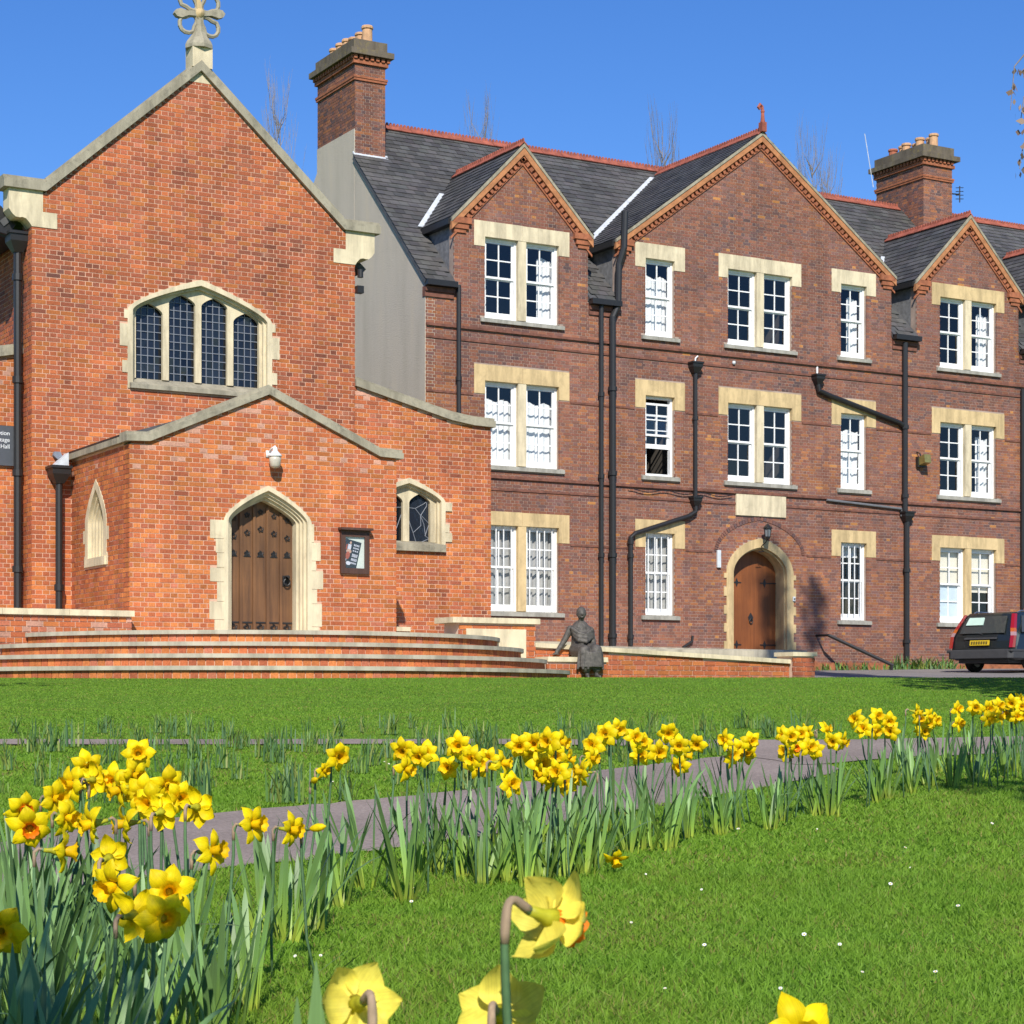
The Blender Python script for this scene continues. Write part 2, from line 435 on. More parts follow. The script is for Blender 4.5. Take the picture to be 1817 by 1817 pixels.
def hopper(parent, x, y, z, w=.13, h=.26):
    mb = MB()
    t = [(-w, -w, h), (w, -w, h), (w, w, h), (-w, w, h)]; m_ = [(-w*.95, -w*.95, h*.55), (w*.95, -w*.95, h*.55), (w*.95, w*.95, h*.55), (-w*.95, w*.95, h*.55)]
    b = [(-w*.42, -w*.42, 0), (w*.42, -w*.42, 0), (w*.42, w*.42, 0), (-w*.42, w*.42, 0)]
    mb.add([(x+p[0], y+p[1], z+p[2]) for p in b + m_ + t], [(0,1,5,4),(1,2,6,5),(2,3,7,6),(3,0,4,7),(4,5,9,8),(5,6,10,9),(6,7,11,10),(7,4,8,11),(3,2,1,0),(8,9,10,11)])
    mb.box(x-w*1.12, x+w*1.12, y-w*1.12, y+w*1.12, z+h-.03, z+h+.012)
    return mb.build('hopper', M['black'], parent)

# ------------------------------------------------------------------ chapel
YC, YP = 30.7, 28.0
CXL, CXR = 9.14, 14.67; CXM = 11.905
PZ = .94
chapel = empty('chapel', (CXM, YC, PZ), label='orange-red brick chapel with stone-coped gable, cross finial and gabled porch', cat='chapel')
def chp(o):      # parent keeping world position
    o.parent = chapel; o.matrix_parent_inverse = Matrix.Translation((-CXM, -YC, -PZ)); return o
def pick_nave(u, z, h):
    n = n2(u, z, 1.3); x = random.random() + (n-.5)*.5
    if z > 8.6 and random.random() < .06*(z-8.4): return 7
    x = random.random()*.9 + (n-.5)*.3 + .06
    if 5.6 < z < 8.0: x += .07
    if z < 4.6: x -= .20
    return 6 if x < .04 else 0 if x < .2 else 9 if x < .34 else 1 if x < .5 else 10 if x < .62 else 2 if x < .78 else 11 if x < .86 else 3 if x < 1.0 else 4 if x < 1.1 else 5
def pick_porch(u, z, h):
    n = n2(u*1.1, z*1.1, 1.1); x = random.random() + (n-.5)*.4 - .22
    if z > 3.35 and random.random() < .28*n: return 8
    return 6 if x < .02 else 0 if x < .26 else 9 if x < .42 else 1 if x < .6 else 7 if x < .66 else 10 if x < .76 else 2 if x < .9 else 3
# nave front
SL = .89
def nave_ext(z):
    if z < 7.72: return (CXL, CXR)
    h = (10.15 - z)/SL
    return (CXM-h, CXM+h) if h > .1 else None
WX, WH = 11.92, 1.107                       # big window
w_in = dict(cx=WX, base=5.15, half=WH, spring=6.2, rise=.455, k=.62)
w_out = dict(cx=WX, base=4.96, half=WH+.13, spring=6.2, rise=.60, k=.62)
nave_bc = arch_cuts(**w_out) + [(WX-WH-.26, WX+WH+.26, 5.62, 5.98), (WX-WH-.22, WX+WH+.22, 5.2, 5.4), (WX-WH-.19, WX+WH+.19, 6.06, 6.2)]
kn = [(CXL-1, CXL+.175, 7.34, 8.1), (CXL-1, CXL+.40, 7.34, 7.58), (CXR-.175, CXR+1, 7.34, 8.1), (CXR-.40, CXR+1, 7.34, 7.58)]
nave = Wall((0, YC, 0), (1, 0, 0), (0, -1, 0)); nave.bricks(.86, 10.2, nave_ext, nave_bc + kn, 'r', pick=pick_nave, ph=CXL)
mb = solid(nave, .8, 7.7, CXL+.008, CXR-.008, arch_cuts(WX, 5.0, WH+.075, 6.2, .53, .62))
mb.prism([(CXL+.008, 7.7), (CXR-.008, 7.7), (CXM, 10.17)], .0035, .24)
nave.obj = chp(nave.xf(mb).build('nave_wall', M['mortar_warm']))
nave.hide = lambda px, py: 235 < px < 700 and py > 780
# nave left return + side wall, right wall
nl = Wall((CXL, 0, 0), (0, -1, 0), (-1, 0, 0)); nl.bricks(.86, 7.34, lambda z: (-31.2, -YC), [], 'r', pick=pick_nave, ph=-YC)
nl.obj = chp(nl.xf(MB().box(-31.2, -YC-.01, .0035, .2, .8, 7.5)).build('pilaster_wall', M['mortar_warm']))
ns = Wall((CXL+.12, 0, 0), (0, -1, 0), (-1, 0, 0)); ns.bricks(5.2, 7.35, lambda z: (-36.0, -31.2), [], 'r', pick=pick_nave)
ns.obj = chp(ns.xf(MB().box(-46, -31.2, .0035, .2, .8, 7.5)).build('side_wall', M['mortar_warm']))
chp(MB().box(CXR-.2, CXR-.012, YC+.24, 46, .8, 7.5).build('side_wall', M['mortar_warm']))
# nave roof
mb = MB()
for sx in (-1, 1):
    e = CXM + sx*(CXR-CXM+.35)
    a, b = (e, YC+.3, 7.36), (CXM, YC+.3, 10.1)
    mb.slab(a, (e, 46, 7.36), (CXM, 46, 10.1), b, .1)
chp(mb.build('roof', M['slateplain']))
# copings: raking slabs, kneelers, apex
def coping(parent_fn, y0, y1, pts, th, name='coping', mat='stone_grey', roll=.05):
    mb = MB()
    for (x0, z0), (x1, z1) in zip(pts, pts[1:]):
        mb.prism([(x0, z0), (x1, z1), (x1, z1+th), (x0, z0+th)], y0, y1)
        mb.prism([(x0, z0+th), (x1, z1+th), (x1, z1+th+roll), (x0, z0+th+roll)], y0+.045, y1-.045)
    return parent_fn(mb.build(name, M[mat]))
ze = 7.90
for sx in (-1, 1):
    xs = CXM + sx*2.55
    coping(chp, YC-.07, YC+.32, [(CXM, 10.17), (xs, ze)], .165)
    coping(chp, YC-.071, YC+.322, [(xs, ze), (CXM + sx*(2.765+.45), ze)], .14)
    q = lambda d: CXM + sx*d
    mb = MB()
    mb.prism([(q(2.59), 7.58), (q(2.765+.36), 7.58), (q(2.765+.36), 7.9), (q(2.59), 7.9)], YC-.012, YC+.3)
    prof = [(q(2.765+.36), 7.58)] + [(q(2.765+.36*(1-t)), 7.58-.24*t - .05*math.sin(t*6.28)) for t in (.15, .3, .45, .6, .75, .9, 1)] + [(q(2.365), 7.34), (q(2.365), 7.58)]
    mb.prism(prof, YC-.013, YC+.3)
    chp(mb.build('kneeler', M['stone']))
chp(MB().prism([(CXM-.20, 9.985), (CXM+.20, 9.985), (CXM, 10.165)], YC-.004, YC+.1).build('apex_stone', M['stone']))
# finial cross
fx, fy = CXM+.02, YC+.1
fin = empty('cross_finial', (fx, fy, 10.3), label='carved wheel-shaped stone cross finial on top of the chapel gable', cat='finial')
def finp(o): o.parent = fin; o.matrix_parent_inverse = Matrix.Translation((-fx, -fy, -10.3)); return o
finp(MB().box(fx-.17, fx+.17, fy-.16, fy+.16, 10.22, 10.56).build('base_block', M['stone']))
finp(MB().lathe([(.235, 10.545), (.235, 10.60), (.21, 10.66), (.15, 10.74), (.10, 10.82), (.075, 10.92), (.07, 11.02)], (fx, fy, 0), 8).build('spire', M['stone_grey']))
cz = 11.13
mb = MB()
mb.lathe([(.0, -.09), (.09, -.05), (.10, 0), (.09, .05), (0, .09)], (0, 0, 0), 10, caps=False)
mb.v = [(fx + x, fy + z*.9, cz + y) for x, y, z in mb.v]; finp(mb.build('boss', M['stone_gold'], smooth=True))
for i in range(8):
    th = i*math.pi/4 + R(8 if i % 2 == 0 else 0)
    ca, sa = math.cos(th), math.sin(th); mb = MB()
    if i % 2 == 1:                           # open loops on the diagonals
        pts = []
        for k in range(15):
            a = -math.pi + 2*math.pi*k/14; rr = .25 + .17*math.cos(a); tt = .125*math.sin(a)*(1.15 if math.cos(a) > 0 else .8)
            pts.append((fx + ca*rr - sa*tt, fy, cz + sa*rr + ca*tt))
        mb.tube(pts, .036, 6, caps=False)
    else:
        pr = [(.05, .045), (.2, .035), (.32, .075), (.40, .055), (.44, .0)]
        vs = [(r_, w_) for r_, w_ in pr] + [(r_, -w_) for r_, w_ in reversed(pr[:-1])]
        mb.prism([(fx + ca*r_ - sa*w_, cz + sa*r_ + ca*w_) for r_, w_ in vs], fy-.05, fy+.05)
    finp(mb.build('petal', M['stone_grey'] if i != 2 else M['stone_gold']))
# big window
def tracery(name, cx, half, base, spring, rise, k, lights, y0, y1, mat, parent_fn, n=150):
    mb = MB(); xs = [cx-half + 2*half*i/n for i in range(n+1)]
    for L in lights: xs += [L[0]-L[1], L[0]+L[1]]
    xs = sorted(xs)
    def low(x):
        for c, w, sp, ap, kk in lights:
            if abs(x-c) < w - 1e-6: return sp + (ap-sp)*tud((x-c)/w, kk)
        return base
    for a, b in zip(xs, xs[1:]):
        if b - a < 1e-5: continue
        m = (a+b)/2; e = 1e-5
        hi0 = spring + rise*tud((a-cx)/half, k) + .02; hi1 = spring + rise*tud((b-cx)/half, k) + .02
        l0, l1 = low(a+e), low(b-e)
        mb.prism([(a, l0), (b, l1), (b, max(hi1, l1+.002)), (a, max(hi0, l0+.002))], y0, y1)
    return parent_fn(mb.build(name, M[mat]))
lights = [(WX + s*d, .225, sp, ap, .5) for s in (-1, 1) for d, sp, ap in ((.277, 6.40, 6.55), (.832, 6.20, 6.36))]
win = tracery('window', WX, WH+.03, 5.15, 6.2, .485, .62, lights, YC+.12, YC+.19, 'stone', chp)
mb = MB(); mb.ring(arch_pts(**w_out), arch_pts(WX, 4.96, WH+.045, 6.2, .505, .62), YC-.015, YC+.30)
mb.ring(arch_pts(WX, 5.0, WH+.05, 6.2, .51, .62), arch_pts(WX, 5.0, WH, 6.2, .455, .62), YC+.06, YC+.31)
chp(mb.build('window_surround', M['stone']))
for s in (-1, 1):
    for wq, a, b in ((.26, 5.62, 5.98), (.22, 5.2, 5.4), (.19, 6.06, 6.2)):
        x0, x1 = WX + s*(WH+.11), WX + s*(WH+wq)
        chp(box(min(x0, x1), max(x0, x1), YC-.012, YC+.1, a+.004, b-.004).build('quoin', M['stone']))
mb = MB(); mb.prismx([(YC-.06, 4.96), (YC-.06, 5.03), (YC+.2, 5.16), (YC+.2, 4.96)], WX-WH-.1, WX+WH+.1); chp(mb.build('sill', M['stone_grey']))
pm = MB().box(-.05, .05, 0, .006, -.058, .058).mesh('pane', M['leaded'])
def glaze(parent, lights, base, y, cw, chh, cames=True):
    for c, w, sp, ap, kk in lights:
        nc = int(round(2*w/cw)); cw_ = 2*w/nc; nr = int(math.ceil((ap-base)/chh)); g = MB()
        for i in range(nc):
            for j in range(nr):
                o = bpy.data.objects.new('pane', pm); link(o, parent)
                o.location = Vector((c-w+(i+.5)*cw_, y+.012, base+(j+.5)*chh)); o.scale = (cw_/.1*.94, 1, chh/.116*.94)
                o.rotation_euler = (R(random.gauss(0, 1.6)), 0, R(random.gauss(0, 1.6)))
        for i in range(1, nc): g.box(c-w+i*cw_-.006, c-w+i*cw_+.006, y-.004, y+.009, base, ap)
        for j in range(1, nr): g.box(c-w, c+w, y-.003, y+.0085, base+j*chh-.006, base+j*chh+.006)
        g.box(c-w, c+w, y+.03, y+.04, base, ap)
        link_ = g.build('lead_came', M['leadcame'], parent)
glaze(win, lights, 5.15, YC+.20, .107, .128)
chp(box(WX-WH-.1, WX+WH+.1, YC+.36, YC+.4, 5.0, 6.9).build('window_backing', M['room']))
# aisle on the right
AXR = 17.31
acop = [(CXR, 5.30), (15.6, 5.07), (16.5, 4.85), (16.95, 4.79), (AXR+.06, 4.78)]
def aisle_top(x): return float(np.interp(x, [p[0] for p in acop], [p[1] for p in acop]))
def aisle_ext(z):
    if z < 4.76: return (CXR+.0, AXR)
    xs = np.linspace(CXR, AXR, 60); ok = [x for x in xs if aisle_top(x) > z+.03]
    return (CXR, max(ok)) if ok else None
A2 = dict(cx=15.695, base=2.73, half=.58, spring=3.42, rise=.25, k=.6)
A2o = dict(cx=15.695, base=2.56, half=.70, spring=3.42, rise=.39, k=.6)
ais = Wall((0, YC+.02, 0), (1, 0, 0), (0, -1, 0))
aq = [(.83, 3.27, 3.42), (.78, 2.9, 3.05), (.83, 2.74, 2.9)]
ais.bricks(.86, 5.3, aisle_ext, arch_cuts(**A2o) + [(15.695-w, 15.695+w, a, b) for w, a, b in aq], 'r', pick=lambda u, z, h: pick_porch(u, z-1.6, h) if random.random() < .65 else pick_nave(u, 5.0, h), ph=CXR)
mb = solid(ais, .8, 4.75, CXR, AXR-.008, arch_cuts(15.695, 2.62, .65, 3.42, .33, .6))
mb.prism([(CXR, 4.75), (AXR-.008, 4.75), (16.95, 4.79), (16.5, 4.85), (15.6, 5.07), (CXR, 5.30)], .0035, .24)
ais.obj = chp(ais.xf(mb).build('aisle_wall', M['mortar_warm']))
ais.hide = lambda px, py: px < 712 and py > 790
coping(chp, YC-.05, YC+.34, acop, .11, mat='stone_grey', roll=.05)
chp(MB().box(AXR-.2, AXR-.012, YC+.24, 38, .8, 4.7).build('aisle_side_wall', M['mortar_warm']))
chp(MB().slab((CXR, YC+.3, 5.25), (AXR+.1, YC+.3, 4.75), (AXR+.1, 46, 4.75), (CXR, 46, 5.25), .1).build('aisle_roof', M['slateplain']))
al = [(15.695+s*.265, .205, 3.40, 3.56, .5) for s in (-1, 1)]
awin = tracery('window', 15.695, .60, 2.73, 3.42, .27, .6, al, YC+.12, YC+.19, 'stone', chp, 80)
mb = MB(); mb.ring(arch_pts(**A2o), arch_pts(15.695, 2.56, .62, 3.42, .30, .6), YC-.01, YC+.3)
mb.ring(arch_pts(15.695, 2.6, .625, 3.42, .305, .6), arch_pts(15.695, 2.6, .58, 3.42, .25, .6), YC+.07, YC+.31); chp(mb.build('window_surround', M['stone']))
for s in (-1, 1):
    for w, a, b in aq:
        x0, x1 = 15.695+s*.68, 15.695+s*w
        chp(box(min(x0, x1), max(x0, x1), YC-.006, YC+.1, a+.003, b-.003).build('quoin', M['stone']))
chp(MB().prismx([(YC-.05, 2.56), (YC-.05, 2.68), (YC+.2, 2.745), (YC+.2, 2.56)], 15.695-.69, 15.695+.69).build('sill', M['stone_grey']))
for c, w, sp, ap, kk in al:
    o = box(c-w, c+w, YC+.20, YC+.21, 2.73, ap).build('pane', M['leaded'], awin)
    for pts in ([(-.22, .58), (-.05, .57), (.12, .66), (.2, .72)], [(-.05, .57), (.05, .46), (.06, .28), (-.09, .15), (-.04, 0)], [(.05, .46), (.12, .3), (.15, .1), (.22, .06)], [(.05, .47), (.22, .32), (.14, .1)], [(-.22, .48), (-.15, .3), (-.09, .15)], [(.08, 0), (.22, .06)], [(.06, .46), (.17, .62), (.19, .8)]):
        MB().tube([(c + (x if c > 15.695 else -x), YC+.196, 2.74 + z) for x, z in pts], .007, 5).build('lead_came', M['leadcame'], awin)
# aisle on the left
LXL = 3.2
lcop = [(CXL+.1, 5.46), (7.0, 5.0), (LXL-.1, 4.4)]
la = Wall((0, 31.2, 0), (1, 0, 0), (0, -1, 0)); la.bricks(.86, 5.4, lambda z: (max(7.2, CXL - (5.40-z)/.2) if z > 5.0 else 7.2, CXL+.1), [], 'r', pick=lambda u, z, h: pick_porch(u, z-1.5, h))
la.obj = chp(la.xf(MB().prism([(LXL, .8), (CXL+.1, .8), (CXL+.1, 5.46), (7.0, 5.0), (LXL, 4.42)], .0035, .24)).build('left_aisle_wall', M['mortar_warm']))
coping(chp, 31.13, 31.5, lcop, .12)
chp(MB().slab((CXL+.1, 31.5, 5.4), (LXL, 31.5, 4.4), (LXL, 46, 4.4), (CXL+.1, 46, 5.4), .1).build('aisle_roof', M['slateplain']))
# porch
PXL, PXR, PXM = 9.77, 14.09, 11.94
PS = .389
def por_ext(z):
    if z < 3.74: return (PXL, PXR)
    h = (4.585-z)/PS
    return (PXM-h, PXM+h) if h > .1 else None
d_in = dict(cx=PXM, base=PZ, half=.585, spring=2.68, rise=.40, k=.6)
d_out = dict(cx=PXM, base=PZ, half=.71, spring=2.68, rise=.545, k=.6)
dq = [(.93, 2.40, 2.68), (.84, 2.19, 2.40), (.82, 1.97, 2.19), (.93, 1.76, 1.97), (.82, 1.47, 1.76), (.94, 1.20, 1.47), (.86, PZ, 1.20)]
dq2 = [(.75, 2.40, 2.68), (.86, 2.12, 2.40), (.78, 1.97, 2.12), (.90, 1.69, 1.97), (.80, 1.47, 1.69), (.88, 1.12, 1.47), (.83, PZ, 1.12)]
por = Wall((0, YP, 0), (1, 0, 0), (0, -1, 0))
por.bricks(.86, 4.6, por_ext, arch_cuts(**d_out) + [(PXM-w, PXM, a, b) for w, a, b in dq] + [(PXM, PXM+w, a, b) for w, a, b in dq2], 'r', pick=pick_porch, ph=PXL)
mb = solid(por, .8, 3.72, PXL+.008, PXR-.008, arch_cuts(PXM, PZ, .665, 2.68, .50, .6)); mb.prism([(PXL+.008, 3.72), (PXR-.008, 3.72), (PXM, 4.57)], .0035, .24)
por.obj = chp(por.xf(mb).build('porch_wall', M['mortar_warm']))
por.hide = lambda px, py: px < 236 and py > 1080 or py > 1112
pl = Wall((PXL, 0, 0), (0, -1, 0), (-1, 0, 0))
LY = -29.5
l_out = dict(cx=LY, base=2.03, half=.50, spring=2.70, rise=.64, k=.6)
lq = [(.60, 2.4, 2.6), (.55, 2.03, 2.2)]
pl.bricks(.86, 3.72, lambda z: (-YC, -YP), arch_cuts(**l_out) + [(LY-w, LY+w, a, b) for w, a, b in lq], 'r', pick=pick_porch, ph=-YP)
pl.obj = chp(pl.xf(solid(pl, .8, 3.76, -YC, -YP-.25, arch_cuts(LY, 2.08, .44, 2.70, .57, .6))).build('porch_side_wall', M['mortar_warm']))
mb = MB(); mb.ring(arch_pts(**l_out), arch_pts(LY, 2.03, .36, 2.70, .49, .6), -.01, .06)
for q_ in range(5):
    o_, i_ = .365-.045*q_, .32-.045*q_
    mb.ring(arch_pts(LY, 2.1, o_, 2.70, .495-.04*q_, .6), arch_pts(LY, 2.1, i_, 2.70, .455-.04*q_, .6), .05+.035*q_, .26)
for w, a, b in lq:
    for s in (-1, 1): mb.box(LY+min(s*.49, s*w), LY+max(s*.49, s*w), -.006, .08, a, b)
mb.prism([(LY-.48, 2.032), (LY+.48, 2.032), (LY+.48, 2.16), (LY-.48, 2.16)], -.03, .2)
chp(pl.xf(mb).build('lancet_surround', M['stone']))
chp(pl.xf(MB().box(LY-.18, LY+.18, .235, .245, 2.1, 3.1)).build('lancet_pane', M['leaded']))
chp(box(PXR-.2, PXR-.012, YP+.24, YC, .8, 3.72).build('porch_side_wall', M['mortar_warm']))
coping(chp, YP-.06, YP+.3, [(PXM, 4.59), (PXL+.3, 3.77)], .10); coping(chp, YP-.06, YP+.3, [(PXM, 4.59), (PXR-.3, 3.77)], .10)
coping(chp, YP-.061, YP+.302, [(PXL+.3, 3.77), (PXL-.06, 3.755)], .09); coping(chp, YP-.061, YP+.302, [(PXR-.3, 3.77), (PXR+.1, 3.755)], .09)
chp(box(PXL-.07, PXL+.22, YP+.304, YC-.005, 3.75, 3.84).build('eaves_stone', M['stone_grey']))
chp(box(PXL-.05, PXL+.2, YP+.31, YC-.005, 3.842, 3.88).build('gutter', M['iron']))
chp(MB().slab((PXL, YP+.3, 3.8), (PXL, YC, 3.8), (PXM, YC, 4.5), (PXM, YP+.3, 4.5), .08).slab((PXM, YP+.3, 4.5), (PXM, YC, 4.5), (PXR, YC, 3.8), (PXR, YP+.3, 3.8), .08).build('porch_roof', M['slateplain']))
mb = MB(); mb.ring(arch_pts(**d_out), arch_pts(PXM, PZ, .64, 2.68, .47, .6), YP-.012, YP+.2)
mb.ring(arch_pts(PXM, PZ, .645, 2.68, .475, .6), arch_pts(PXM, PZ, .60, 2.68, .425, .6), YP+.05, YP+.25)
mb.ring(arch_pts(PXM, PZ, .605, 2.68, .43, .6), arch_pts(PXM, PZ, .565, 2.68, .385, .6), YP+.10, YP+.30)
mb.ring(arch_pts(PXM, PZ, .57, 2.68, .39, .6), arch_pts(PXM, PZ, .525, 2.68, .34, .6), YP+.16, YP+.36)
chp(mb.build('door_surround', M['stone']))
for s, q in ((-1, dq), (1, dq2)):
    for w, a, b in q:
        x0, x1 = PXM+s*.69, PXM+s*w
        chp(box(min(x0, x1), max(x0, x1), YP-.008, YP+.15, a+.003, b-.003).build('quoin', M['stone']))
# porch door: five planks with cover strips, strap ironwork, handle
pd = empty('porch_door', (PXM, YP+.3, PZ)); chp(pd); pd.location = (PXM, YP+.3, PZ)
def pdp(o): o.parent = pd; o.matrix_parent_inverse = Matrix.Translation((-PXM, -YP-.3, -PZ)); return o
for i in range(5):
    x0 = PXM-.545 + i*.218
    a, b = x0+.004, x0+.214
    top = [(x, 2.68 + .375*tud((x-PXM)/.55, .6)) for x in (b, (a+b)/2, a)]
    pdp(MB().prism([(a, PZ), (b, PZ)] + top, YP+.30, YP+.36).build('plank', M['oak']))
    if i < 4:
        x = x0+.218; pdp(MB().prism([(x-.022, PZ+.1), (x+.022, PZ+.1), (x+.022, 2.66+.3*tud((x-PXM)/.55, .6)), (x-.022, 2.66+.3*tud((x-PXM)/.55, .6))], YP+.272, YP+.31).build('cover_strip', M['oak']))
    c = x0+.109
    for z, sc in ((PZ+.16, 1.0), (2.22, .8), (2.47+.06*(2-abs(i-2)), .8), (2.74+.055*(2-abs(i-2)), .7)):
        g = MB()
        for k in range(5):
            th = k*2*math.pi/5 + .3
            g.tube([(c + .055*sc*math.cos(th+t*1.4)*(.4+.6*t), YP+.288, z + .055*sc*math.sin(th+t*1.4)*(.4+.6*t)) for t in (0, .3, .6, .9, 1.15)], .009*sc, 5)
        if z < 1.3: g.box(c-.085, c+.085, YP+.286, YP+.299, PZ+.01, PZ+.09); g.box(c-.08, c+.08, YP+.287, YP+.299, PZ+.23, PZ+.25)
        elif z < 2.3: g.prism([(c-.06, 2.17), (c+.06, 2.17), (c, 2.26)], YP+.289, YP+.299)
        pdp(g.build('ironwork', M['iron']))
mb = MB(); hx = PXM+.41
mb.box(hx-.05, hx+.05, YP+.285, YP+.3, 1.74, 1.90); mb.tube([(hx, YP+.3, 1.87), (hx, YP+.2, 1.87), (hx-.01, YP+.2, 1.86)], .035, 8)
mb.tube([(hx+.05*math.cos(a), YP+.24, 1.80+.05*math.sin(a)) for a in np.linspace(0, 2*math.pi, 13)], .012, 6)
pdp(mb.build('ring_handle', M['iron']))
chp(box(PXM-.62, PXM+.62, YP+.37, YP+.4, PZ, 3.3).build('door_backing', M['room']))
# gutters and pipes of the chapel
g = MB(); g.prismx([(0, 0)], 0, 0) if False else None
gx = CXL-.42
g.prism([(gx-.12, 7.30), (gx+.16, 7.24), (gx+.26, 7.40), (gx+.2, 7.52), (gx-.02, 7.72), (gx-.2, 7.62), (gx-.22, 7.42)], 31.02, 31.1)
g.box(gx-.16, gx+.1, 31.1, 46, 7.36, 7.5); g.box(gx-.02, gx+.5, 31.1, 46, 7.30, 7.36)
chp(g.build('eaves_gutter', M['black']))
hx, hy = 9.02, 31.04
chp(hopper(None, hx, hy, 6.98, .16, .3)); chp(pipe(None, [(gx+.05, 31.3, 7.34), (hx-.1, hy+.1, 7.26)], .06))
chp(pipe(None, [(hx, hy, 7.0), (hx, hy, 1.0)], .062, collars=[(hx, hy, z) for z in (6.6, 5.0, 3.55, 2.05)]))
chp(hopper(None, 9.52, 30.53, 3.36, .15, .26)); chp(MB().prism([(9.40, 3.62), (9.64, 3.62), (9.64, 3.84)], 30.42, 30.64).build('rain_chute', M['lead']))
chp(pipe(None, [(9.52, 30.53, 3.4), (9.52, 30.53, 1.0)], .055, collars=[(9.52, 30.53, 1.75)]))
chp(pipe(None, [(CXR+.06, 30.62, 7.25), (CXR+.06, 30.62, 7.12)], .05)) ; chp(box(CXR+.0, CXR+.12, 30.6, 30.72, 6.86, 6.98).build('rain_hopper', M['iron']))
lay_bricks([nave, nl, ns, ais, la, por, pl], 'r', 300)
for w in (nave, nl, ns, ais, la, por, pl): pass
# ------------------------------------------------------------------ main building
YM = 41.0
MX0, MX1 = 21.38, 62.0
EAVE = 9.66; RZ, RY = 14.55, 45.9
GB = .55
M['trimgrey'] = plain('grey_plastic', (.16, .16, .165), .6, .2, 8)
main = empty('main_building', (31, YM, GB), label='long three-storey dark red brick building with slate roof, gables and white sash windows', cat='building')
def mp(o): o.parent = main; o.matrix_parent_inverse = Matrix.Translation((-31, -YM, -GB)); return o
DA, DC, DD, DE = 23.95, 30.93, 37.93, 42.45          # gable centres
gables = [(DA, 1.83, 11.17, 1.86), (DC, 4.30, 11.17, 3.12), (DD, 1.83, 11.17, 1.86), (DE, 1.83, 11.17, 1.86)]   # centre, half, eaves z, rise
LEV = [(2.10, 4.11, 4.43, 3.75), (5.52, 7.47, 7.84, 7.16), (8.95, 10.83, 11.19, 10.6)]        # sill, head, lintel top, leg bottom
DOOR = dict(cx=30.92, base=1.27, half=.83, spring=3.2, rise=.66, k=.16)
DOORO = dict(cx=30.92, base=1.0, half=1.05, spring=3.2, rise=.90, k=.16)
wins = []                                             # kind, centre, level
for lv in range(3):
    for c in (DA, DD, DE): wins.append(('d', c, lv))
    if lv: wins.append(('d', DC, lv))
    for c in (DC-3.06, DC+3.03): wins.append(('s', c, lv))
def openings(k, c): return [(c-1.01, c-.11), (c+.11, c+1.01)] if k == 'd' else [(c-.43, c+.43)]
cuts, bcuts = [], []
for k, c, lv in wins:
    s, h, t, lb = LEV[lv]
    cuts.append((c-1.035, c+1.035, s-.02, h+.02) if k == 'd' else (c-.455, c+.455, s-.02, h+.02))
    hw = 1.30 if k == 'd' else .735; ow = 1.01 if k == 'd' else .43
    bcuts += [(c-hw, c+hw, lb, t), (c-ow, c+ow, s, lb), (c-ow-.13, c+ow+.13, s-.12, s)]
cuts += arch_cuts(30.92, 1.0, .93, 3.2, .77, .16)
dqm = []
z = 1.27; i = 0
while z < 3.15:
    dqm.append((1.13 if i % 2 == 0 else 1.0, z, min(z+.225, 3.2))); z += .225; i += 1
bcuts += arch_cuts(**DOORO) + [(30.92-w, 30.92+w, a, b) for w, a, b in dqm] + [(30.15, 31.71, 4.66, 5.2)]
def segs_at(z):
    """solid facade intervals at height z"""
    if z < EAVE - .1: return [(MX0, 46.0)]
    out = []
    for c, h, e, r in gables:
        if z < e: out.append((c-h, c+h))
        elif z < e + r: w = h*(1-(z-e)/r); out.append((c-w, c+w))
    return out
def pick_old(u, z, h):
    n = n2(u*.8, z*.8, 1.0); x = random.random() + (n-.5)*.35
    if 2.2 < z < 4.2 or 5.4 < z < 7.3: x -= .26                    # rows beside the lower windows are redder
    if z > 11.3 and abs(u-DA) < 2: x -= .25
    if u < 22.3 and z < 9.6: x -= .3
    if random.random() < .012: return 7
    return 4 if x < -.06 else 9 if x < .06 else 3 if x < .28 else 6 if x < .46 else 0 if x < .64 else 8 if x < .74 else 1 if x < .92 else 2 if x < 1.06 else 5
fac = Wall((0, YM, 0), (1, 0, 0), (0, -1, 0))
CH = .0735
fac.bricks(.45, EAVE-.08, lambda z: (MX0, 44.0), bcuts, 'o', CH, .231, .010, pick=pick_old, ph=MX0)
zt = .45 + CH*int(round((EAVE-.08-.45)/CH))
for c, h, e, r in gables[:3]:
    fac.bricks(zt, e+r-.1, lambda z: (c-h, c+h) if z < e else (c-h*(1-(z-e)/r), c+h*(1-(z-e)/r)), bcuts, 'o', CH, .231, .010, pick=pick_old, ph=MX0)
mb = solid(fac, .2, EAVE-.08, MX0+.008, MX1, cuts)
for c, h, e, r in gables:
    solid(fac, EAVE-.08, e, c-h+.008, c+h-.008, cuts, mb=mb); mb.prism([(c-h+.008, e), (c+h-.008, e), (c, e+r-.01)], .0035, .24)
fac.obj = mp(fac.xf(mb).build('facade_wall', M['mortar_old']))
fac.hide = lambda px, py: px < 880 and py > 660 or py > 1135 or px < 770
lay_bricks([fac], 'o', 300)
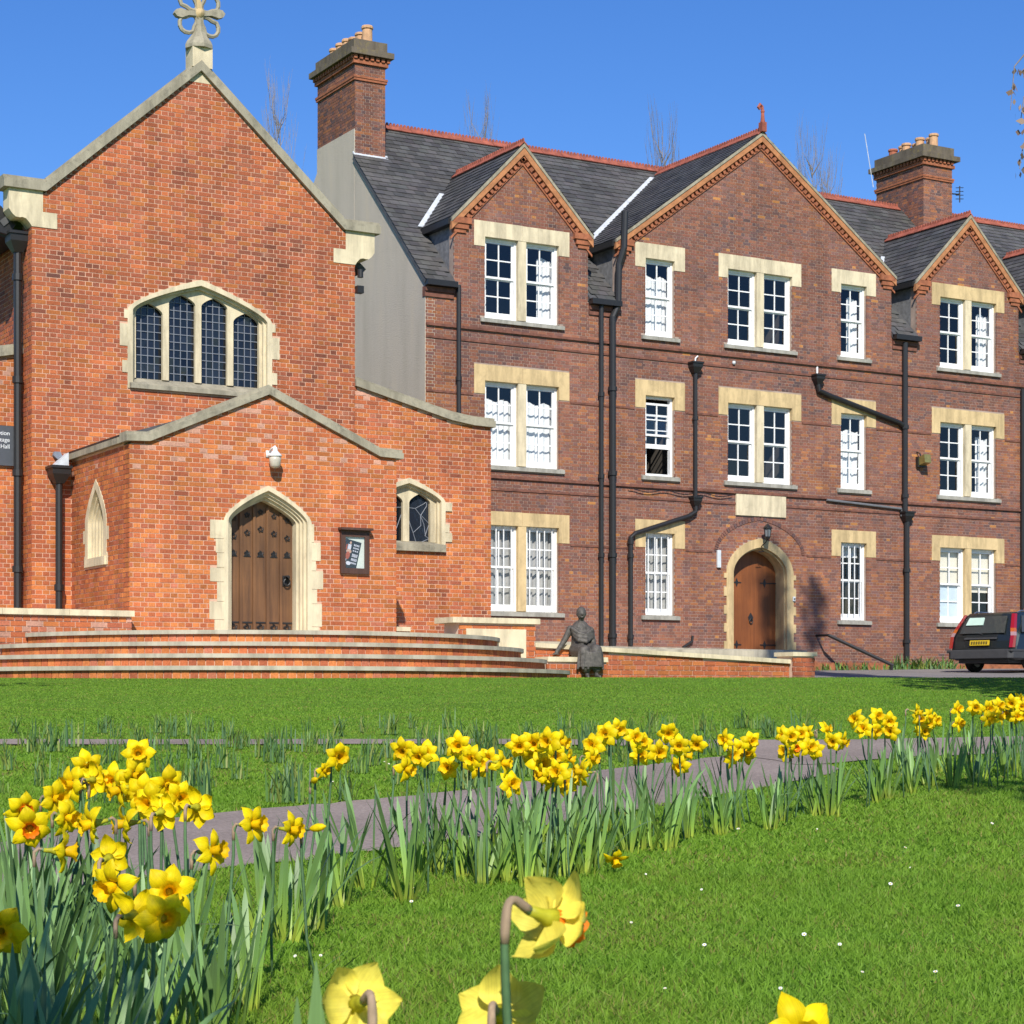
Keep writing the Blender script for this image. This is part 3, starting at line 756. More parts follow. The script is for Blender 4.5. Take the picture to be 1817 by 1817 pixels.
# stone plinth, end wall, back, roofs
mp(box(MX0, MX1, YM-.06, YM-.003, .2, .98).build('plinth', M['moulded'])).hide_render = False
YB = 2*RY - YM
mp(MB().prismx([(YM+.24, .2), (YB, .2), (YB, EAVE), (46.96, 13.45), (46.96, 13.0), (44.74, 13.0), (44.74, 13.385), (YM, EAVE), (YM+.01, .2)], MX0-.012, MX0+.25).build('rendered_end_wall', M['render']))
mp(box(MX0, MX1, YB-.25, YB, .2, EAVE).build('back_wall', M['mortar_old']))
mp(MB().prismx([(YM+.24, .2), (YB-.25, .2), (YB-.25, EAVE), (RY, RZ-.2), (YM+.24, EAVE)], MX1-.25, MX1).build('end_wall', M['mortar_old']))
up = Vector((0, RY-(YM-.14), RZ-(EAVE-.02))); SLN = up.length; up.normalize()
rdeck = MB()
def yroof(z): return (YM-.14) + (z-(EAVE-.02))*up.y/up.z
gx = [(c-h, c+h) for c, h, e, r in gables]; xs_ = [MX0-.06] + [v for g in gx for v in g] + [MX1]
for a_, b_ in zip(xs_[0::2], xs_[1::2]): rdeck.slab((a_, YM-.13, EAVE-.03), (b_, YM-.13, EAVE-.03), (b_, yroof(11.2), 11.19), (a_, yroof(11.2), 11.19), .1)
zc_ = 11.2 + (44.7-yroof(11.2))*up.z/up.y; rdeck.slab((MX0-.06, yroof(11.2), 11.185), (MX1, yroof(11.2), 11.185), (MX1, 44.7, zc_-.02), (MX0-.06, 44.7, zc_-.02), .1)
rdeck.slab((MX0+.1, 44.7, zc_-.021), (MX1, 44.7, zc_-.021), (MX1, RY, RZ-.025), (MX0+.1, RY, RZ-.025), .1)
rdeck.slab((MX0+.1, RY, RZ-.021), (MX1, RY, RZ-.021), (MX1, YB+.12, EAVE-.02), (MX0+.1, YB+.12, EAVE-.02), .1)
mp(rdeck.build('roof_deck', M['slateplain']))
def main_keep(u, s):
    x = MX0-.08+u; p = Vector((0, YM-.14, EAVE-.02)) + up*s
    if not (MX0-.09 < x < 45.5) or s > SLN-.05: return False
    if x < MX0+.82 and p.y > 44.72: return False
    for c, h, e, r in gables:
        if abs(x-c) < h+.12:
            if p.z < e-.02: return False
            if p.z < e + r*(1-abs(x-c)/h) - .05: return False
    return True
mp(slates('slates', None, (MX0-.08, YM-.14, EAVE-.02), (1, 0, 0), up, 25, SLN, main_keep))
def ridge_run(p0, p1, mesh, step, name='ridge_tile', skip=()):
    p0, p1 = Vector(p0), Vector(p1); d = p1-p0; n = int(d.length/step); ang = math.atan2(d.y, d.x)
    for i in range(n):
        p = p0 + d*((i+.5)/n)
        if any(a < p.x < b for a, b in skip): continue
        o = bpy.data.objects.new(name, mesh); link(o); mp(o); o.location = p; o.rotation_euler = (random.uniform(-.02, .02), 0, ang)
def ridge_mesh(L):
    mb = MB(); prof = [(-.15, -.12), (0, .02), (.15, -.12), (.13, -.14), (0, -.02), (-.13, -.14)]
    mb.prismx(prof, -L/2+.004, L/2-.004); n = 3
    for k in range(n):
        x = -L/2 + L*(k+.5)/n
        mb.prism([(x-.04, .005), (x+.04, .005), (x+.035, .06), (x+.015, .085), (x-.015, .085), (x-.035, .06)], -.014, .014)
    return mb.mesh('ridge_tile', M['ridge'])
rt = ridge_mesh(.30)
ridge_run((MX0+.9, RY, RZ+.06), (46, RY, RZ+.06), rt, .30, skip=[(39.6, 40.95)])
# gables: side slopes, cheeks, verge bricks, dentils
for gi, (c, h, e, r) in enumerate(gables):
    zr = e + r + .10; ze_ = e + .02
    yr = yroof(zr-.05); nm = 'gable_slates'
    for s in (-1, 1):
        hh = h + .12
        a = Vector((c + s*hh, YM-.09, ze_-.02)); S = Vector((-s*hh, 0, zr-ze_)); sl = S.length; S.normalize()
        ylen = yr-YM+.3
        U = Vector((0, 1, 0))
        def keep(u, q, a=a, S=S):
            p = a + U*u + S*q
            return q < sl-.03 and u > -.02 and p.y < yroof(p.z)+.05
        o = slates(nm, None, a, U, S, ylen, sl, keep, base=(.060, .058, .056)); mp(o)
        b0 = (c + s*hh, YM-.07, ze_-.02); b1 = (c, YM-.07, zr-.02)
        mp(MB().add([b0, (c+s*hh, yroof(ze_), ze_-.02), (c, yr, zr-.02), b1, (c+s*hh, YM-.07, ze_-.08), (c+s*hh, yroof(ze_), ze_-.08), (c, yr, zr-.08), (c, YM-.07, zr-.08)],
            [(0,1,2,3),(4,5,6,7),(0,4,7,3),(0,1,5,4)]).build('gable_deck', M['slateplain']))
        # lead valley
        v0 = Vector((c+s*hh, yroof(ze_)+.02, ze_)); v1 = Vector((c, yr, zr-.02)); k = .62 if gi != 1 else .93
        vv = v0 + (v1-v0)*k; n_ = Vector((0, -.06, .05))
        mp(MB().slab(v0+n_+Vector((-.09, 0, 0)), v0+n_+Vector((.09, 0, 0)), vv+n_+Vector((.09, 0, 0)), vv+n_+Vector((-.09, 0, 0)), .02).build('lead_valley', M['lead']))
        # cheek and its eaves board
        x0 = c + s*(h-.03); ych = yroof(e-.02)
        mp(MB().prismx([(YM+.02, EAVE-.1), (YM+.1, e), (ych, e)], min(x0, x0+s*.02), max(x0, x0+s*.02)).build('cheek', M['cheekgrey']))
        mp(box(min(c+s*(h-.0), c+s*(h+.16)), max(c+s*(h-.0), c+s*(h+.16)), YM-.02, ych+.05, e-.16, e-.02).build('eaves_gutter', M['black']))
        mp(MB().slab((c+s*(h+.0), YM+.06, EAVE+.02), (c+s*(h+.11), YM+.03, EAVE+.02), (c+s*(h+.11), ych-.03, e-.2), (c+s*(h+.0), ych-.01, e-.2), .02).build('lead_soaker', M['lead']))
        # verge: pale fillet, rubbed brick band, dentils, inner moulding
        def band(o0, o1, y0, y1, mat, name):
            # offsets below roof line measured vertically
            t = r/h
            pa = (c + s*(h+.10), e - t*.10); pb = (c, e + r)
            mp(MB().prism([(pa[0], pa[1]-o0), (pb[0], pb[1]-o0), (pb[0], pb[1]-o1), (pa[0], pa[1]-o1)], y0, y1).build(name, M[mat]))
        sq = math.sqrt(1+(r/h)**2)
        band(-.06*sq, .0, YM-.115, YM+.02, 'stone_grey', 'verge_fillet')
        band(.0, .13*sq, YM-.095, YM+.01, 'orange_brick', 'verge_band')
        band(.245*sq, .285*sq, YM-.035, YM+.01, 'moulded', 'verge_moulding')
        nd = int(math.hypot(h, r)/.15); dm = MB(); ax = Vector((-s*h, 0, r)).normalized(); pn = Vector((s*r, 0, h)).normalized()
        for q in range(1, nd):
            ctr = Vector((c + s*h, 0, e)) + ax*(q*.15) - pn*(.135+.055)
            p = [ctr + ax*(.042*a) + pn*(.052*b) for a, b in ((-1,-1),(1,-1),(1,1),(-1,1))]
            dm.prism([(v.x, v.z) for v in p], YM-.065, YM+.01)
        mp(dm.build('dentil_course', M['moulded']))
        # corbelled kneeler bricks
        kb = MB(); xa, xb = c+s*(h-.42), c+s*(h+.06)
        kb.box(min(xa, xb), max(xa, xb), YM-.10, YM+.1, e-.12, e+.02); xa, xb = c+s*(h-.36), c+s*(h+.03)
        kb.box(min(xa, xb), max(xa, xb), YM-.07, YM+.1, e-.24, e-.121); xa = c+s*(h-.3)
        kb.box(min(xa, xb-s*.02), max(xa, xb-s*.02), YM-.04, YM+.1, e-.33, e-.241)
        mp(kb.build('corbel', M['moulded']))
    ridge_run((c, YM-.1, zr+.04), (c, yr-.1, zr+.04), rt, .30)
mb = MB(); gz = 11.17+3.12+.1       # finial of the centre gable
mb.box(DC-.07, DC+.07, YM-.18, YM-.02, gz-.02, gz+.22); mb.lathe([(.07, .2), (.05, .3), (.04, .45), (.055, .5), (.03, .56)], (DC, YM-.1, gz), 8)
mb.tube([(DC, YM-.1, gz+.5), (DC-.02, YM-.1, gz+.62), (DC-.10, YM-.12, gz+.66), (DC-.15, YM-.12, gz+.58), (DC-.1, YM-.12, gz+.54)], .04, 8)
mp(mb.build('ridge_finial', M['ridge']))
# eaves between the gables
for x0, x1 in ((MX0-.05, DA-1.83), (DA+1.83, DC-4.3), (DC+4.3, DD-1.83), (DD+1.83, DE-1.83)):
    mp(box(x0, x1, YM-.22, YM-.06, EAVE-.14, EAVE-.01).build('gutter', M['black']))
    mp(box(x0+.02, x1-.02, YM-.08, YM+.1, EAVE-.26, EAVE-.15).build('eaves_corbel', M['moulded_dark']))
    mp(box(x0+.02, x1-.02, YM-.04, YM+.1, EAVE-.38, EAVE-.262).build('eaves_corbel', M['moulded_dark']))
# string courses and bands
for z in (8.62, 5.20):
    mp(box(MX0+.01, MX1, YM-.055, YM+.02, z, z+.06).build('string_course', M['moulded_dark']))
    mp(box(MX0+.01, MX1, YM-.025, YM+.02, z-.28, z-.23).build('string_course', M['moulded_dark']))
for z, lv in ((7.10, 1), (3.69, 0)):
    xs = [MX0] + sorted(x for k, c, l in wins if l == lv for x in (c-(1.32 if k == 'd' else .75), c+(1.32 if k == 'd' else .75))) + [46]
    if lv == 0: xs = sorted(xs + [29.45, 32.4])
    for a, b in zip(xs[0::2], xs[1::2]):
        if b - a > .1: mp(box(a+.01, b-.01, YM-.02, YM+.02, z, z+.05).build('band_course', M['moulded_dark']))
# blind arch over the door, plaque
vm = MB(); n = 44; pts = arch_pts(30.92, 3.7, 1.32, 3.72, .84, .2, n)[1:-1]
for i in range(0, n, 1):
    (xa, za), (xb, zb) = pts[i], pts[i+1]; d = Vector((xb-xa, zb-za)); L = d.length
    if L < .01: continue
    d /= L; nn = Vector((-d.y, d.x)); a = Vector((xa, za)) + d*.006; b = Vector((xb, zb)) - d*.006
    q = [a, b, b + nn*.1, a + nn*.1]; vm.prism([(p.x, p.y) for p in q], YM-.018, YM+.01, random.choice(PAL_OLD[:3] + [PAL_OLD[5]]))
mp(vm.build('arch_ring', M['brick']))
mp(box(30.15, 31.71, YM-.05, YM+.03, 4.66, 5.19).build('plaque', M['stone'])); 
mp(box(30.10, 31.76, YM-.03, YM+.02, 5.19, 5.2).build('plaque_ledge', M['stone_grey']))
# sash windows
CURT = {('DA',2):[('l',.2),('r',.95)], ('DA',1):[('net',),('net',)], ('DA',0):[('drape',),('drape',)],
        ('S1',2):[('net',)], ('S1',1):[('open',)], ('S1',0):[('drape',)],
        ('DC',2):[(),('corner',)], ('DC',1):[(),('corner',)],
        ('S2',2):[('r',.9)], ('S2',1):[('net',)], ('S2',0):[('top',)],
        ('DD',2):[(),('r',.95)], ('DD',1):[('l',.15),('r',.9)], ('DD',0):[('blind',.0, 'frost'),('blind',.42)], ('DE',2):[(),()], ('DE',1):[(),()], ('DE',0):[(),()]}
pane_cache = {}
def curtain(parent, x0, x1, z0, z1, y, mat, scal=.05, fold=.03):
    mb = MB(); n = 34; ph = random.random()*6; k1 = random.uniform(.35, 1.1); k2 = random.uniform(22, 46)
    top = []; bot = []
    for i in range(n+1):
        t = i/n; x = x0+(x1-x0)*t; yy = y + fold*k1*math.sin(t*(x1-x0)*k2+ph) + .012*math.sin(t*(x1-x0)*61+ph*3)
        top.append((x, yy, z1 + scal*math.sin(t*(x1-x0)*14+ph*2)*random.uniform(.4, 1))); bot.append((x, yy*1.0, z0))
    vs = top + bot; mb.add(vs, [(i, i+1, n+2+i, n+1+i) for i in range(n)])
    return mb.build('curtain', M[mat], parent, smooth=True)
def sash(win, a, b, z0, z1, cur, bars):
    y = YM+.10
    opened = cur and cur[0] == 'open'
    mid = z0 + (z1-z0)*.515
    g = MB()
    def fr(x0, x1, y0, y1, q0, q1): g.box(x0, x1, y0, y1, q0, q1)
    fr(a, a+.06, y, y+.12, z0, z1); fr(b-.06, b, y, y+.12, z0, z1); fr(a+.06, b-.06, y, y+.12, z1-.06, z1); fr(a+.06, b-.06, y, y+.12, z0, z0+.05)
    # upper and lower sash
    lo0, lo1, up0, up1 = (z0+.05, mid, mid-.02, z1-.06) if not opened else (z0+.68, z0+1.52, z0+.98, z1-.16)
    for k, (q0, q1, yy, rail) in enumerate(((up0, up1, y+.035, .05), (lo0, lo1, y+.075, .11))):
        xa, xb = a+.06, b-.06
        fr(xa, xa+.05, yy, yy+.036, q0, q1); fr(xb-.05, xb, yy, yy+.036, q0, q1)
        fr(xa+.05, xb-.05, yy, yy+.036, q1-.05, q1); fr(xa+.05, xb-.05, yy, yy+.036, q0, q0+(rail if k else .05))
        ga, gb, g0, g1 = xa+.05, xb-.05, q0+(rail if k else .05), q1-.05
        xm, zm = (ga+gb)/2, (g0+g1)/2
        fr(xm-.014, xm+.014, yy+.004, yy+.03, g0, g1); fr(ga, gb, yy+.005, yy+.029, zm-.014, zm+.014)
        for (p0, p1) in ((ga, xm-.014), (xm+.014, gb)):
            for (r0, r1) in ((g0, zm-.014), (zm+.014, g1)):
                key = (round(p1-p0, 3), round(r1-r0, 3))
                if key not in pane_cache:
                    pane_cache[key] = MB().add([(-key[0]/2, 0, -key[1]/2), (key[0]/2, 0, -key[1]/2), (key[0]/2, 0, key[1]/2), (-key[0]/2, 0, key[1]/2)], [(0, 1, 2, 3)]).mesh('pane', M['glass'])
                o = bpy.data.objects.new('pane', pane_cache[key]); link(o, win); o.location = ((p0+p1)/2, yy+.018, (r0+r1)/2)
                o.rotation_euler = (R(random.gauss(0, .5)), 0, R(random.gauss(0, .5)))
    g.build('sash_frame', M['white'], win)
    if bars:
        for i in range(4):
            x = a+.03 + (b-a-.06)*(i+.55)/4.1
            MB().box(x-.011, x+.011, y-.022, y-.004, z0+.003, z1-.003).build('security_bar', M['white'], win)
    H = z1-z0; yc = YM+.36
    if cur:
        if cur[0] == 'net': curtain(win, a, b, z0, z1-H*.2, yc, 'curtain')
        elif cur[0] == 'drape': curtain(win, a-.1, b+.1, z0, z1, yc, 'drape', 0, .05)
        elif cur[0] == 'l': curtain(win, a-.05, a+(b-a)*cur[1]+.06, z0, z1-H*.12, yc, 'curtain')
        elif cur[0] == 'r': curtain(win, a+(b-a)*.55, a+(b-a)*cur[1]+.08, z0, z1-H*.15, yc, 'curtain')
        elif cur[0] == 'open': curtain(win, a-.05, a+.26, z0, z1-H*.2, yc, 'curtain')
        elif cur[0] == 'top': curtain(win, a, b, z1-H*.18, z1, yc, 'curtain')
        elif cur[0] == 'corner': MB().add([(a, yc+.3, z0), (a+.5, yc+.5, z0), (a+.5, yc+.5, z0+.7), (a, yc+.3, z0+.35)], [(0,1,2,3)]).build('curtain', M['drape'], win)
        elif cur[0] == 'blind':
            MB().box(a, b, yc-.1, yc-.09, z0+H*cur[1] + (.0 if len(cur) < 3 else H*.5), z1).build('roller_blind', M['blind'], win)
            if len(cur) > 2: MB().box(a+.1, b-.1, YM+.215, YM+.22, z0+.1, z0+H*.51).build('frosted_film', M['frost'], win)
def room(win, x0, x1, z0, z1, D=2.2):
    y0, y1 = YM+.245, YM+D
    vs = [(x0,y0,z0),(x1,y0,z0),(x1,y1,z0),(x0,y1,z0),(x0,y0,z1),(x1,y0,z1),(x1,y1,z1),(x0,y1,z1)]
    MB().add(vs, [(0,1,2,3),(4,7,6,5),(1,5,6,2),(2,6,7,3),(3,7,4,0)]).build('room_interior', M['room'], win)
for k, c, lv in wins:
    s, h, t, lb = LEV[lv]
    nm = {DA:'DA', DC:'DC', DD:'DD', DE:'DE'}.get(c, 'S1' if c < DC else 'S2')
    w = empty('window', (c, YM+.1, s)); w.parent = main; w.matrix_parent_inverse = Matrix.Translation((-31, -YM, -GB))
    w.location = (c, YM+.1, s)
    class _P: pass
    piv = len(bpy.data.objects)
    before = set(o.name for o in bpy.data.objects)
    for (a, b), cur in zip(openings(k, c), CURT[(nm, lv)]): sash(w, a, b, s, h, cur, lv == 0 and nm not in ('DD', 'DE'))
    hw = 1.30 if k == 'd' else .735; ow = 1.01 if k == 'd' else .43
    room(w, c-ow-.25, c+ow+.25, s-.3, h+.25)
    for o in list(w.children): o.matrix_parent_inverse = Matrix.Translation((-c, -YM-.1, -s))
    lm = 'stone' if lv == 2 and nm != 'DD' else 'stone_gold'
    L = MB().prism([(c-hw, lb), (c-ow, lb), (c-ow, h), (c+ow, h), (c+ow, lb), (c+hw, lb), (c+hw, t), (c-hw, t)], YM-.014, YM+.2) if k == 's' else MB().prism([(c-hw, lb), (c-ow, lb), (c-ow, h), (c-.003, h), (c-.003, t), (c-hw, t)], YM-.014, YM+.2).prism([(c+.003, h), (c+ow, h), (c+ow, lb), (c+hw, lb), (c+hw, t-.006), (c+.003, t-.006)], YM-.012, YM+.2)
    mp(L.build('lintel', M[lm]))
    if k == 'd': mp(box(c-.11, c+.11, YM-.004, YM+.2, s+.001, h-.001).build('mullion', M['stone_gold' if lv == 0 else 'stone']))
    mp(MB().prismx([(YM-.07, s-.12), (YM-.07, s-.03), (YM+.11, s+.004), (YM+.11, s-.12)], c-ow-.13, c+ow+.13).build('sill', M['sill']))
    # brick jamb reveals
    for x0, x1 in ((c-ow-.05, c-ow-.001), (c+ow+.001, c+ow+.05)): mp(box(x0, x1, YM+.012, YM+.235, s+.001, lb-.001).build('jamb', M['mortar_old']))
# front door
mb = MB(); mb.ring(arch_pts(**DOORO), arch_pts(30.92, 1.0, .84, 3.2, .675, .16), YM-.03, YM+.22)
mb.ring(arch_pts(30.92, 1.0, .845, 3.2, .68, .16), arch_pts(30.92, 1.0, .80, 3.2, .63, .16), YM+.05, YM+.42); mp(mb.build('door_surround', M['stone_gold']))
for s in (-1, 1):
    for w_, a, b in dqm:
        x0, x1 = 30.92+s*1.03, 30.92+s*w_
        if w_ > 1.05: mp(box(min(x0, x1), max(x0, x1), YM-.028, YM+.1, a+.003, b-.003).build('quoin', M['stone_gold']))
fd = empty('front_door', (30.92, YM+.4, 1.27)); mp(fd); fd.location = (30.92, YM+.4, 1.27)
def fdp(o): o.parent = fd; o.matrix_parent_inverse = Matrix.Translation((-30.92, -YM-.4, -1.27)); return o
for i in range(6):
    a = 30.92-.80 + i*.2667; b = a+.2637
    fdp(MB().prism([(a, 1.0), (b, 1.0)] + [(x, 3.2+.66*tud((x-30.92)/.81, .16)) for x in (b, (a+b)/2, a)], YM+.40, YM+.46).build('plank', M['door_red']))
mb = MB()
for z in (3.0, 1.42):
    for s in (-1, 1):
        x = 30.92+s*.8; mb.box(min(x, x-s*.5), max(x, x-s*.5), YM+.385, YM+.399, z-.014, z+.014)
        e = x-s*.36
        for dz in (-1, 1): mb.prism([(e-.05, z), (e+.05, z), (e, z+dz*.11)], YM+.386, YM+.398)
fdp(mb.build('strap_hinge', M['iron']))
mb = MB(); mb.prism([(30.87, 2.02), (30.97, 2.02), (31.0, 2.12), (30.92, 2.24), (30.84, 2.12)], YM+.385, YM+.4); mb.tube([(30.92+.05*math.cos(a), YM+.37, 2.02+.06*math.sin(a)) for a in np.linspace(0, 6.28, 11)], .012, 6)
fdp(mb.build('door_knocker', M['iron']))
fdp(box(30.0, 31.9, YM+.47, YM+.5, 1.0, 4.0).build('door_backing', M['room']))
# rainwater pipes, measured on the facade
def fp(px, py, o=.09): p = at(px, py, YM-o); return (p.x, p.y, p.z)
def vpipe(px, y0, y1, r, cols=(), o=.09):
    a = fp(px, (y0+y1)/2, o); z0 = fp(px, y0, o)[2]; z1 = fp(px, y1, o)[2]
    mp(pipe(None, [(a[0], a[1], z0), (a[0], a[1], z1)], r, collars=[(a[0], a[1], fp(px, c, o)[2]) for c in cols]))
vpipe(814, 506, 760, .055, (672,)); vpipe(1067, 540, 1146, .06, (700, 845, 985))
mp(pipe(None, [fp(1109, 376, .16), fp(1107, 440, .16), fp(1098, 470, .1), fp(1097, 540, .1), fp(1087, 562, .1), fp(1087, 1148, .1)], .085, collars=[fp(1087, y, .1) for y in (690, 840, 985, 1128)]))
a = fp(1233, 650); mp(hopper(None, a[0], a[1], fp(1233, 662)[2], .15, .26))
mp(pipe(None, [fp(1234, 660), fp(1234, 884)], .055, collars=[fp(1234, 742)])); mp(hopper(None, a[0]+.01, a[1], fp(1234, 898)[2], .13, .22))
mp(pipe(None, [fp(1234, 896), fp(1234, 908), fp(1222, 916), fp(1128, 946), fp(1119, 953), fp(1119, 1146)], .06, collars=[fp(1119, y) for y in (962, 986, 1130)]))
mp(pipe(None, [fp(1238, 632, .02), fp(1234, 636), fp(1233, 650)], .02, 'white', 'waste_pipe'))
a = fp(1451, 680); mp(hopper(None, a[0], a[1], fp(1451, 682)[2], .14, .24)); mp(pipe(None, [fp(1450, 652, .02), fp(1450, 656, .09), fp(1450, 666)], .025, 'white', 'waste_pipe'))
mp(pipe(None, [fp(1451, 680), fp(1453, 693), fp(1470, 701), fp(1596, 750), fp(1606, 758)], .065))
vpipe(1606, 608, 915, .075, (758, 880)); a = fp(1608, 925); mp(hopper(None, a[0], a[1], fp(1608, 926)[2], .16, .26)); vpipe(1609, 922, 1172, .075, (1012, 1138))
mp(pipe(None, [fp(1467, 887, .05), fp(1599, 903, .05), fp(1600, 916, .06)], .035, 'trimgrey', 'waste_pipe'))
vpipe(1815, 690, 1080, .06)
for z, x0, x1, sag in ((5.19, 26.9, 30.0, .07),):
    mp(pipe(None, [(x0+(x1-x0)*t, YM-.07, z-.03-sag*math.sin(t*9)**2) for t in np.linspace(0, 1, 24)], .012, 'black', 'cable', n=5))
mp(pipe(None, [fp(1229, 1128, .06), fp(1228, 1138, .06), fp(1212, 1149, .06)], .035))
# leaning handrail by the drive
p0, p1 = at(1470, 1127, YM-.5), at(1585, 1181, YM-1.3)
hr = MB().tube([p0, p1], .045, 8).build('handrail', M['black']); tag(hr, 'sloping black handrail against the brick wall right of the arched door', 'handrail')
MB().tube([(p1.x-.05, p1.y, p1.z), (p1.x-.05, p1.y, p1.z-.5)], .04, 8).build('post', M['black'], hr); MB().tube([(p0.x, p0.y, p0.z), (p0.x, YM+.05, p0.z)], .03, 8).build('bracket', M['black'], hr)
# chimneys
def chimney(x0, x1, y0, y1, zb, render_to=None, pots=6, red=False, aerial=False):
    ch = empty('chimney', ((x0+x1)/2, (y0+y1)/2, zb)); mp(ch); ch.location = ((x0+x1)/2, (y0+y1)/2, zb)
    iv = Matrix.Translation((-(x0+x1)/2, -(y0+y1)/2, -zb))
    def cp(o): o.parent = ch; o.matrix_parent_inverse = iv; return o
    zt = 15.86
    f = Wall((0, y0, 0), (1, 0, 0), (0, -1, 0)); f.bricks(zb, zt, lambda z: (x0, x1), [], 'o', CH, .231, .010, pick=pick_ch, ph=x0)
    l = Wall((x0, 0, 0), (0, -1, 0), (-1, 0, 0)); l.bricks(max(zb, render_to or zb), zt, lambda z: (-y1, -y0), [], 'o', CH, .231, .010, pick=pick_ch, ph=-y0)
    core = cp(box(x0+.0035, x1, y0+.0035, y1, zb-.3, zt).build('stack_core', M['mortar_old'])); f.obj = l.obj = core
    lay_bricks([f, l], 'o', 0)
    for z, p in ((15.25, .035), (15.31, .05)): cp(box(x0-p, x1+p, y0-p, y1+p, z, z+.055).build('band', M['moulded']))
    g = MB(); w = .085; p = .10
    for x in np.arange(x0-.06, x1+.02, .15): g.box(x, x+w, y0-p, y0+.02, zt-.10, zt-.01)
    for y in np.arange(y0-.06, y1+.02, .15): g.box(x0-p, x0+.02, y, y+w, zt-.101, zt-.011)
    cp(g.build('dentil_course', M['moulded']))
    cp(box(x0-.06, x1+.06, y0-.06, y1+.06, zt-.2, zt-.105).build('corbel', M['moulded']))
    cp(box(x0-.17, x1+.17, y0-.17, y1+.17, zt, zt+.14).build('cap', M['lichen'])); cp(box(x0-.04, x1+.04, y0-.04, y1+.04, zt+.14, zt+.40).build('flaunching', M['lichen']))
    for i in range(pots):
        y = y0+.16 + (y1-y0-.3)*i/(pots-1); xx = (x0+x1)/2 + (.12 if i % 2 else -.02)*(0 if pots < 7 else 1); hgt = random.uniform(.36, .46)
        cp(MB().lathe([(.13, 0), (.125, hgt*.75), (.115, hgt*.8), (.15, hgt*.84), (.15, hgt*.95), (.135, hgt), (.11, hgt), (.10, hgt*.4)], (xx, y, zt+.37), 12, caps=False).build('chimney_pot', M['pot_red'] if red and i == pots-1 else M['terracotta'], smooth=False))
    return cp
def pick_ch(u, z, h): return random.choice([0, 1, 1, 2, 3, 4, 5, 6, 3, 9])
M['lichen'] = stone_mat('lichened_cap', (.17, .14, .105), (.27, .21, .06), .8)
cp1 = chimney(MX0, MX0+.83, 44.75, 46.95, 13.2, render_to=14.05)
mp(box(MX0-.0165, MX0+.02, 44.75, 46.95, .2, 14.05).build('chimney_breast', M['render']))
mp(MB().slab((MX0-.04, 44.66, 13.33), (MX0+.9, 44.66, 13.33), (MX0+.9, 44.78, 13.5), (MX0-.04, 44.78, 13.5), .03).build('lead_flashing', M['lead']))
cp2 = chimney(39.8, 40.9, 44.9, 47.0, 12.9, pots=7, red=True)
cp2(MB().tube([(39.6, 46.9, 15.4), (39.35, 47.0, 17.0)], .012, 5).build('aerial_pole', M['lead']))
g = MB().tube([(40.9, 44.95, 14.95), (41.15, 44.9, 14.95), (41.2, 44.9, 15.0)], .02, 6); g.tube([(41.2, 44.9, 14.72), (41.2, 44.9, 15.2)], .018, 6)
for k in range(4): g.tube([(41.05, 44.9, 14.8+.11*k), (41.34, 44.9, 14.84+.11*k)], .012, 5)
cp2(g.build('aerial', M['black']))
# ------------------------------------------------------------------ ground
def ground_mat():
    m, nt, bs = newmat('lawn_soil'); pos = geo(nt)
    a = ramp(nt, noise(nt, 3.0, 6, .7, pos), [(.3, (.088, .175, .016)), (.55, (.106, .210, .020)), (.75, (.130, .215, .026))])
    b = ramp(nt, noise(nt, .35, 4, .6, pos), [(.3, .84), (.7, 1.14)])
    f = ramp(nt, noise(nt, 22, 5, .8, pos), [(.3, .72), (.7, 1.25)])
    nt.links.new(mixcol(nt, 1, mixcol(nt, 1, a, b, 'MULTIPLY'), f, 'MULTIPLY'), bs.inputs['Base Color']); bs.inputs['Roughness'].default_value = .95
    bs.inputs['Specular IOR Level'].default_value = .1; bump(nt, bs, noise(nt, 30, 4, .7, pos), .35, .02); return m
def tarmac(name, c):
    m, nt, bs = newmat(name); pos = geo(nt)
    a = ramp(nt, noise(nt, 55, 4, .8, pos), [(.3, tuple(x*.6 for x in c)), (.7, tuple(x*1.3 for x in c))])
    b = ramp(nt, noise(nt, .9, 4, .6, pos), [(.3, .8), (.7, 1.15)])
    nt.links.new(mixcol(nt, 1, a, b, 'MULTIPLY'), bs.inputs['Base Color']); bs.inputs['Roughness'].default_value = .9
    bs.inputs['Specular IOR Level'].default_value = .2; bump(nt, bs, noise(nt, 120, 3, .7, pos), .6, .01); return m
M['soil'] = ground_mat(); M['path'] = tarmac('path_tarmac', (.30, .242, .208)); M['drive'] = tarmac('drive_tarmac', (.24, .215, .205))
ds = np.concatenate([np.linspace(-400, -20, 12), np.linspace(-15, 0, 8), np.arange(.5, 60, .35), np.linspace(62, 120, 20), np.geomspace(130, 1500, 14)])
ls = np.concatenate([-np.geomspace(900, 20, 14), np.arange(-19, 20, 1.0), np.geomspace(20, 900, 14)])
D_, L_ = np.meshgrid(ds, ls, indexing='ij')
def und(x, y): return .012*np.sin(x*.9+1)*np.sin(y*.7) + .008*np.sin(x*2.3)*np.cos(y*1.9+.5)
X_ = S30*D_ + C30*L_; Y_ = C30*D_ - S30*L_; Z_ = gd(D_) - .02
nr, nc = D_.shape
idx = np.arange(nr*nc).reshape(nr, nc)
fc = np.stack([idx[:-1, :-1], idx[:-1, 1:], idx[1:, 1:], idx[1:, :-1]], -1).reshape(-1, 4)
me = bpy.data.meshes.new('lawn'); me.from_pydata(np.stack([X_, Y_, Z_], -1).reshape(-1, 3), [], fc); me.update(); me.materials.append(M['soil'])
for p in me.polygons: p.use_smooth = True
tag(link(bpy.data.objects.new('lawn', me)), 'mown green lawn rising gently from the flowers to the steps', kind='structure')
